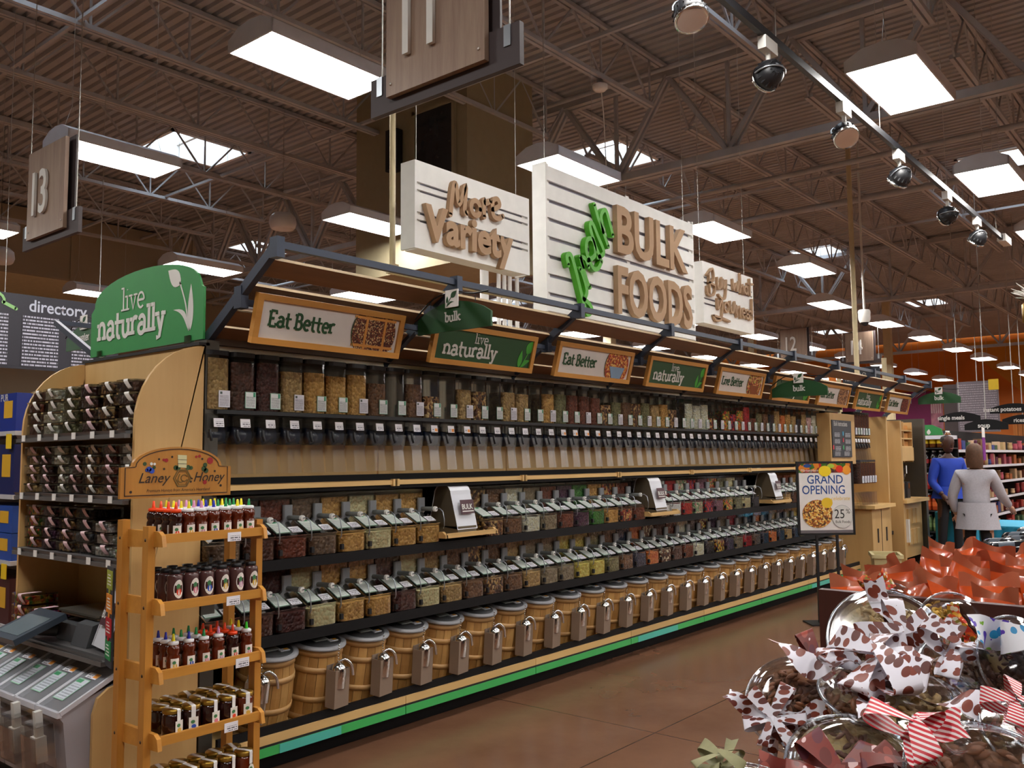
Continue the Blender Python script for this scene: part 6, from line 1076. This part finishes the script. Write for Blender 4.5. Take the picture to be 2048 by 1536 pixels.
def stripes(name):
    m = bpy.data.materials.new(name); nt, N, L, b = nodes_of(m); tc = N.new('ShaderNodeTexCoord'); wv = N.new('ShaderNodeTexWave'); wv.inputs['Scale'].default_value = 40; wv.bands_direction = 'DIAGONAL'; L.new(tc.outputs['Object'], wv.inputs[0]); rp = N.new('ShaderNodeValToRGB'); rp.color_ramp.interpolation = 'CONSTANT'; rp.color_ramp.elements[0].color = (*srgb('#c4162a'), 1); rp.color_ramp.elements[1].position = .55; rp.color_ramp.elements[1].color = (*srgb('#e8dcdc'), 1); L.new(wv.outputs['Fac'], rp.inputs[0]); L.new(rp.outputs[0], b.inputs['Base Color']); return m
M_stripe = stripes('striped_ribbon')
M_tray = clear('tray_clear', (.96, .97, .975), .38, .02, .06)
TD = .075
me_ttub = MB().lathe([(.0001, .002), (.115, .002), (.125, .015), (.135, TD)], 40).mesh('tub', M_tray); me_tlid2 = MB().lathe([(.0001, TD + .032), (.095, TD + .03), (.125, TD + .018), (.132, TD + .006), (.148, TD + .004), (.150, TD - .004), (.142, TD - .006)], 48).mesh('lid', M_tray)
me_tring = MB().tube([(.1485 * math.cos(2 * pi * k / 48), .1485 * math.sin(2 * pi * k / 48), TD) for k in range(49)], .004, 6).mesh('rolled_rim', clear('rim_clear', (.85, .9, .97), .7, .2, .1)); me_tdiv = MB().box(-.13, -.002, .004, .13, .002, TD - .004).mesh('divider', M_tray)
NUT = {'cashew': ['#c8a56a', '#dcc08a'], 'pecan': ['#8a5230', '#a06840'], 'almond': ['#9a5e38', '#b07848'], 'yellow': ['#d8a83a', '#e8c468'], 'chocolate': ['#5e382c', '#7a5040']}
NM = {}
for k, (a, b_) in NUT.items():
    m = mat('nut_' + k, a, .5, var=.25, scale=30, bump=.3); NM[k] = m
def nuts(kind, half, seed):
    rr = random.Random(seed); mb = MB(); n = 0; prof_n = 6
    while n < (120 if half == 0 else 70):
        r_ = .122 * math.sqrt(rr.random()); a = rr.uniform(0, 2 * pi) if half == 0 else (rr.uniform(.05, pi - .05) + (0 if half > 0 else pi)); x, y = r_ * math.cos(a), r_ * math.sin(a)
        if half and abs(y) < .012: continue
        z = rr.uniform(.045, TD + .004) if r_ < .1 else rr.uniform(.02, TD - .01); Mr = Matrix.Translation((x, y, z)) @ Euler((rr.uniform(-.6, .6), rr.uniform(-.6, .6), rr.uniform(0, 2 * pi))).to_matrix().to_4x4(); s = rr.uniform(.9, 1.15); n += 1
        if kind in ('cashew', 'yellow'): mb.tube([Mr @ Vector((.013 * s * math.cos(t), .013 * s * math.sin(t), 0)) for t in (-.2, .6, 1.4, 2.2, 2.9)], [.003, .0062, .0068, .0058, .003], 6)
        else:
            L = (.017 if kind == 'pecan' else .0125) * s; mb.lathe([(.0001, -L), (.6 * L * .6, -L * .6), (L * .48, 0), (.4 * L, L * .5), (.0001, L)], 6, Mr @ Matrix.Rotation(pi / 2, 4, 'X') @ Matrix.Diagonal((1, .62, 1, 1)))
    return mb.mesh('nuts', NM[kind])
NCACHE = {}
def nutmesh(kind, half):
    if (kind, half) not in NCACHE: NCACHE[(kind, half)] = nuts(kind, half, hash((len(NCACHE), 5)) % 999)
    return NCACHE[(kind, half)]
me_bed = {k: MB().lathe([(.0001, .01), (.112, .01), (.124, TD - .03), (.0001, TD - .026)], 30).mesh('nut_bed', bits('bed_' + k, v, 62, .5, 1.0)) for k, v in NUT.items()}
def bow_on(tray, M_, off, az, L, w, loops, tails, seed, up=0.0):
    rr = random.Random(seed); B = Matrix.Translation(off); k = MB(); k.lathe([(.0001, -.012), (.014, 0), (.0001, .016)], 8, B); knot = k.build('bow', M_, tray)
    def strip(nm, fn, n):
        m = MB(); m.grid(lambda u, v: B @ fn(v, u - .5), 2, n); m.build(nm, M_, knot)
    for i in range(loops):
        a = az + 2 * pi * i / loops + rr.uniform(-.25, .25); LL = L * rr.uniform(.8, 1.1); tw = rr.uniform(-.5, .5); h = rr.uniform(.35, .75)
        def fn(t, s, a=a, LL=LL, tw=tw, h=h):
            r_ = LL * math.sin(pi * t) * (1 - .15 * math.sin(2 * pi * t)); z = .004 + LL * h * (.5 - .5 * math.cos(pi * t)) * .9 + up * r_; ww = w * (.3 + .7 * math.sin(pi * t) ** .6) * s; c = tw + .35 * math.sin(5 * t + a)
            return Vector((r_ * math.cos(a) - ww * math.sin(a) * math.cos(c), r_ * math.sin(a) + ww * math.cos(a) * math.cos(c), z + ww * math.sin(c)))
        strip('bow_loop', fn, 14)
    for i in range(tails):
        a = az + .5 + 2 * pi * (i + .5) / max(1, tails) + rr.uniform(-.4, .4); LL = L * rr.uniform(1.2, 1.7); f = rr.uniform(6, 9)
        def fn(t, s, a=a, LL=LL, f=f):
            r_ = LL * t; z = .01 + .018 * math.sin(f * t) + up * r_; ww = w * (.4 + .6 * min(1, t * 2)) * s; c = .6 * math.sin(f * .8 * t + 1)
            if t > .93: r_ -= abs(s) * -.02
            return Vector((r_ * math.cos(a) - ww * math.sin(a) * math.cos(c), r_ * math.sin(a) + ww * math.cos(a) * math.cos(c), z + ww * math.sin(c)))
        strip('bow_tail', fn, 14)
FWD = Vector((.7703, .6376, 0)); RGT = Vector((.6376, -.7703, 0))
def tray(lab, c, tilt, yaw, kinds, bow=None, scale=1.0, spin=0.0):
    """tilt: lean of the lid towards the aisle, yaw: sideways turn"""
    nrm = (Vector((0, 0, 1)) * math.cos(tilt) + (-FWD * math.cos(yaw) + RGT * math.sin(yaw)) * math.sin(tilt)).normalized(); rot = nrm.to_track_quat('Z', 'Y').to_matrix().to_4x4() @ Matrix.Rotation(spin, 4, 'Z')
    r = thing('nut_tray', lab, 'nut tray', group='ribboned nut trays'); r.rotation_euler = rot.to_euler(); r.scale = (scale,) * 3; r.location = Vector(c) - nrm * TD * scale
    for nm, me in (('tub', me_ttub), ('lid', me_tlid2), ('rolled_rim', me_tring)): place(nm, me, r)
    if len(kinds) == 2:
        place('divider', me_tdiv, r)
        for k, h in zip(kinds, (1, -1)): tag(place('nuts', nutmesh(k, h), r), kind='stuff')
        place('nut_bed', me_bed[kinds[1]], r)
    else: tag(place('nuts', nutmesh(kinds[0], 0), r), kind='stuff'); place('nut_bed', me_bed[kinds[0]], r)
    if bow: bow_on(r, *bow)
    return r
T2 = TD + .03
tray('central nut tray of cashews and pecans under the biggest football print bow', (1.955, .60, 1.10), .28, .1, ('pecan', 'cashew'), (M_foot, (-.01, .045, T2), .3, .125, .062, 7, 4, 3), 1.0, .75)
tray('upright tray of cashews and pecans behind the central tray, football print bow', (2.27, .70, 1.14), 1.0, -.1, ('pecan', 'cashew'), (M_foot, (0, -.01, T2), .9, .1, .05, 5, 2, 5), .98, 2.2)
tray('round tray with strong blue rim reflection and yellow nuts', (2.40, .575, 1.16), 1.15, .15, ('yellow', 'chocolate'), (M_flor, (-.02, .0, T2), 1.3, .085, .04, 2, 3, 8), .72, 1.2)
tray('tilted almond tray right of the central tray', (2.20, .50, 1.07), .85, .45, ('almond',), (M_foot, (-.05, .09, T2), 2.0, .09, .05, 3, 2, 9), .95)
tray('pecan tray at the far right behind the almond tray', (2.36, .435, 1.07), .95, .5, ('pecan',), (M_beige, (-.09, .06, T2), .4, .07, .05, 2, 1, 12), .9)
tray('dark pecan tray at the left with football print bow over its edge', (1.93, .80, 1.06), .95, -.35, ('pecan',), (M_foot, (-.075, -.06, T2), 2.9, .105, .05, 6, 3, 15), .72, .2)
tray('low front tray of dark nuts wrapped in red football fabric bows', (1.72, .60, 1.015), .62, -.2, ('chocolate', 'cashew'), (M_redfb, (-.05, -.07, T2), 1.0, .12, .066, 6, 2, 18), .86)
tray('front right tray with a bright blue rim and striped bow', (1.715, .355, 1.035), .5, .1, ('pecan',), (M_stripe, (-.12, .09, T2), 2.6, .07, .05, 3, 1, 21), 1.05)
tray('small tray at the back left with orange floral bow', (2.52, .765, 1.19), 1.1, 0, ('pecan',), (M_flor, (-.09, .06, T2), 2.2, .11, .05, 4, 2, 24), .5)
tray('chocolate nut tray under the party triangle ribbon', (2.26, .42, 1.14), 1.2, .2, ('chocolate',), (M_tri, (.02, .06, T2 + .02), 1.2, .125, .1, 3, 2, 27), .7)
tray('lowest front tray at the left corner with an olive ribbon bow', (1.50, .72, 1.0), .3, -.2, ('almond',), (M_olive, (-.06, .08, T2), 2.2, .08, .035, 4, 2, 30), .7)
tray('tray half hidden behind the left bow, red football ribbon loop standing up', (2.05, .735, 1.06), .8, -.3, ('almond',), (M_redfb, (-.08, .07, T2), 2.0, .13, .075, 2, 1, 33, .5), .6)
tray('small tray with candy striped bow behind the front right tray', (1.95, .335, 1.06), .6, .3, ('cashew', 'pecan'), (M_stripe, (-.05, .08, T2), 1.0, .075, .045, 4, 1, 36), .75)
tray('red football bow tray at the bottom edge between the two front trays', (1.655, .49, 1.0), .4, 0, ('almond',), (M_redfb, (0, .06, T2), .6, .11, .06, 5, 1, 39), .6)
for k, (x, y, z, s) in enumerate(((2.08, .45, .98, 1.0), (1.98, .68, .985, .95), (2.25, .65, .99, .95), (2.2, .3, .98, .95), (2.0, .3, .975, .9))): tray('nut tray lying flat at the bottom of the pile, %s one' % ordinal(k + 1), (x, y, z), .05 * k, .2, ('almond',) if k % 2 else ('pecan',), None, s)
# ---------------------------------------------------------------- orange pouches in the box
M_pouch = mat('orange_film', '#c04d1c', .22, 0, .5, var=.35, scale=9, bump=.25); M_phead = mat('salmon_film', '#b8684a', .3, 0, .3, var=.1, scale=12)
pm = MB(); nx, nz = 10, 6
def pf(u, v, s): 
    e = max(0, 1 - (2 * u - 1) ** 4) * max(0, math.sin(pi * min(1, v * .92 + .08)) ** .7); return ((u - .5) * .15, s * .034 * e, .125 * v)
pm.grid(lambda u, v: pf(u, v, 1), nx, nz); pm.grid(lambda u, v: pf(u, v, -1), nx, nz); me_pouch = pm.mesh('pouch', M_pouch)
pm = MB(); pm.grid(lambda u, v: ((u - .5) * .15, .012 * math.sin(9 * u) * v, .122 + .03 * v + .012 * math.sin(7 * u + 1) * v), 10, 2); me_phead = pm.mesh('header_strip', M_phead)
for i, x in enumerate((2.56, 2.72, 2.9, 3.1, 3.32, 3.56, 3.78)):
    for k in range(8):
        y = .86 - .165 * k + .04 * (i % 2)
        if y < -.35: continue
        r = thing('orange_pouch', 'orange film pouch with salmon header, %s from the aisle side in %s row' % (ordinal(k + 1), ('the front', 'the second', 'the third', 'the fourth', 'the fifth', 'the sixth', 'the last')[i]), 'pouch', (x + RND.uniform(-.03, .03), y, 1.105 + .01 * (i % 3) + RND.uniform(-.01, .03)), (RND.uniform(-.35, .35), RND.uniform(-.4, .4), pi / 2 + RND.uniform(-.8, .5)), 'orange pouches in the display box'); place('pouch', me_pouch, r); place('header_strip', me_phead, r)
# ---------------------------------------------------------------- black bottles beyond the box
bb = thing('bottle_bin', 'low dark display bin piled with black bottles', 'bin', (4.05, -.9, 0)); MB().box(0, 0, 0, 1.6, 1.85, 1.09).build('bin_body', M_shelfblk, bb)
me_bk = MB().lathe([(.0001, 0), (.033, .004), (.035, .02), (.035, .13), (.02, .165), (.014, .17), (.0001, .171)], 12).mesh('bottle', mat('black_bottle', '#15171c', .15, 0, .5)); me_bkc = MB().lathe([(.016, .168), (.017, .2), (.0001, .201)], 10).mesh('cap', M_grey); me_bkl = MB().lathe([(.0356, .04), (.0356, .1)], 12).mesh('label_band', mat('slate_label', '#4a525c', .3)); M_cy = mat('cyan_cap', '#3a9ab8', .3); M_rd = mat('red_bottle', '#c8141c', .3)
n = 0
for i in range(7):
    for k in range(8):
        for lv in range(2 if i < 6 else 1):
            x = 4.16 + .2 * i + .06 * lv; y = .88 - .2 * k + .05 * (i % 2); n += 1; red = (i == 5 and k in (2, 3) and lv == 1)
            r = thing('black_bottle', '%s bottle in the dark bin, %s row, %s from the aisle, %s layer' % ('red' if red else 'black', ordinal(i + 1), ordinal(k + 1), ('lower', 'upper')[lv]), 'bottle', (x, y, 1.128 + .067 * lv), (pi / 2 - .1, RND.uniform(-.2, .2), RND.uniform(-.9, .9)), 'bottles piled in the dark bin'); o = place('bottle', me_bk, r); c = place('cap', me_bkc, r); place('label_band', me_bkl, r)
            if red: setmat(o, M_rd); setmat(c, M_offwhite)
            elif n % 9 == 0: setmat(c, M_cy)
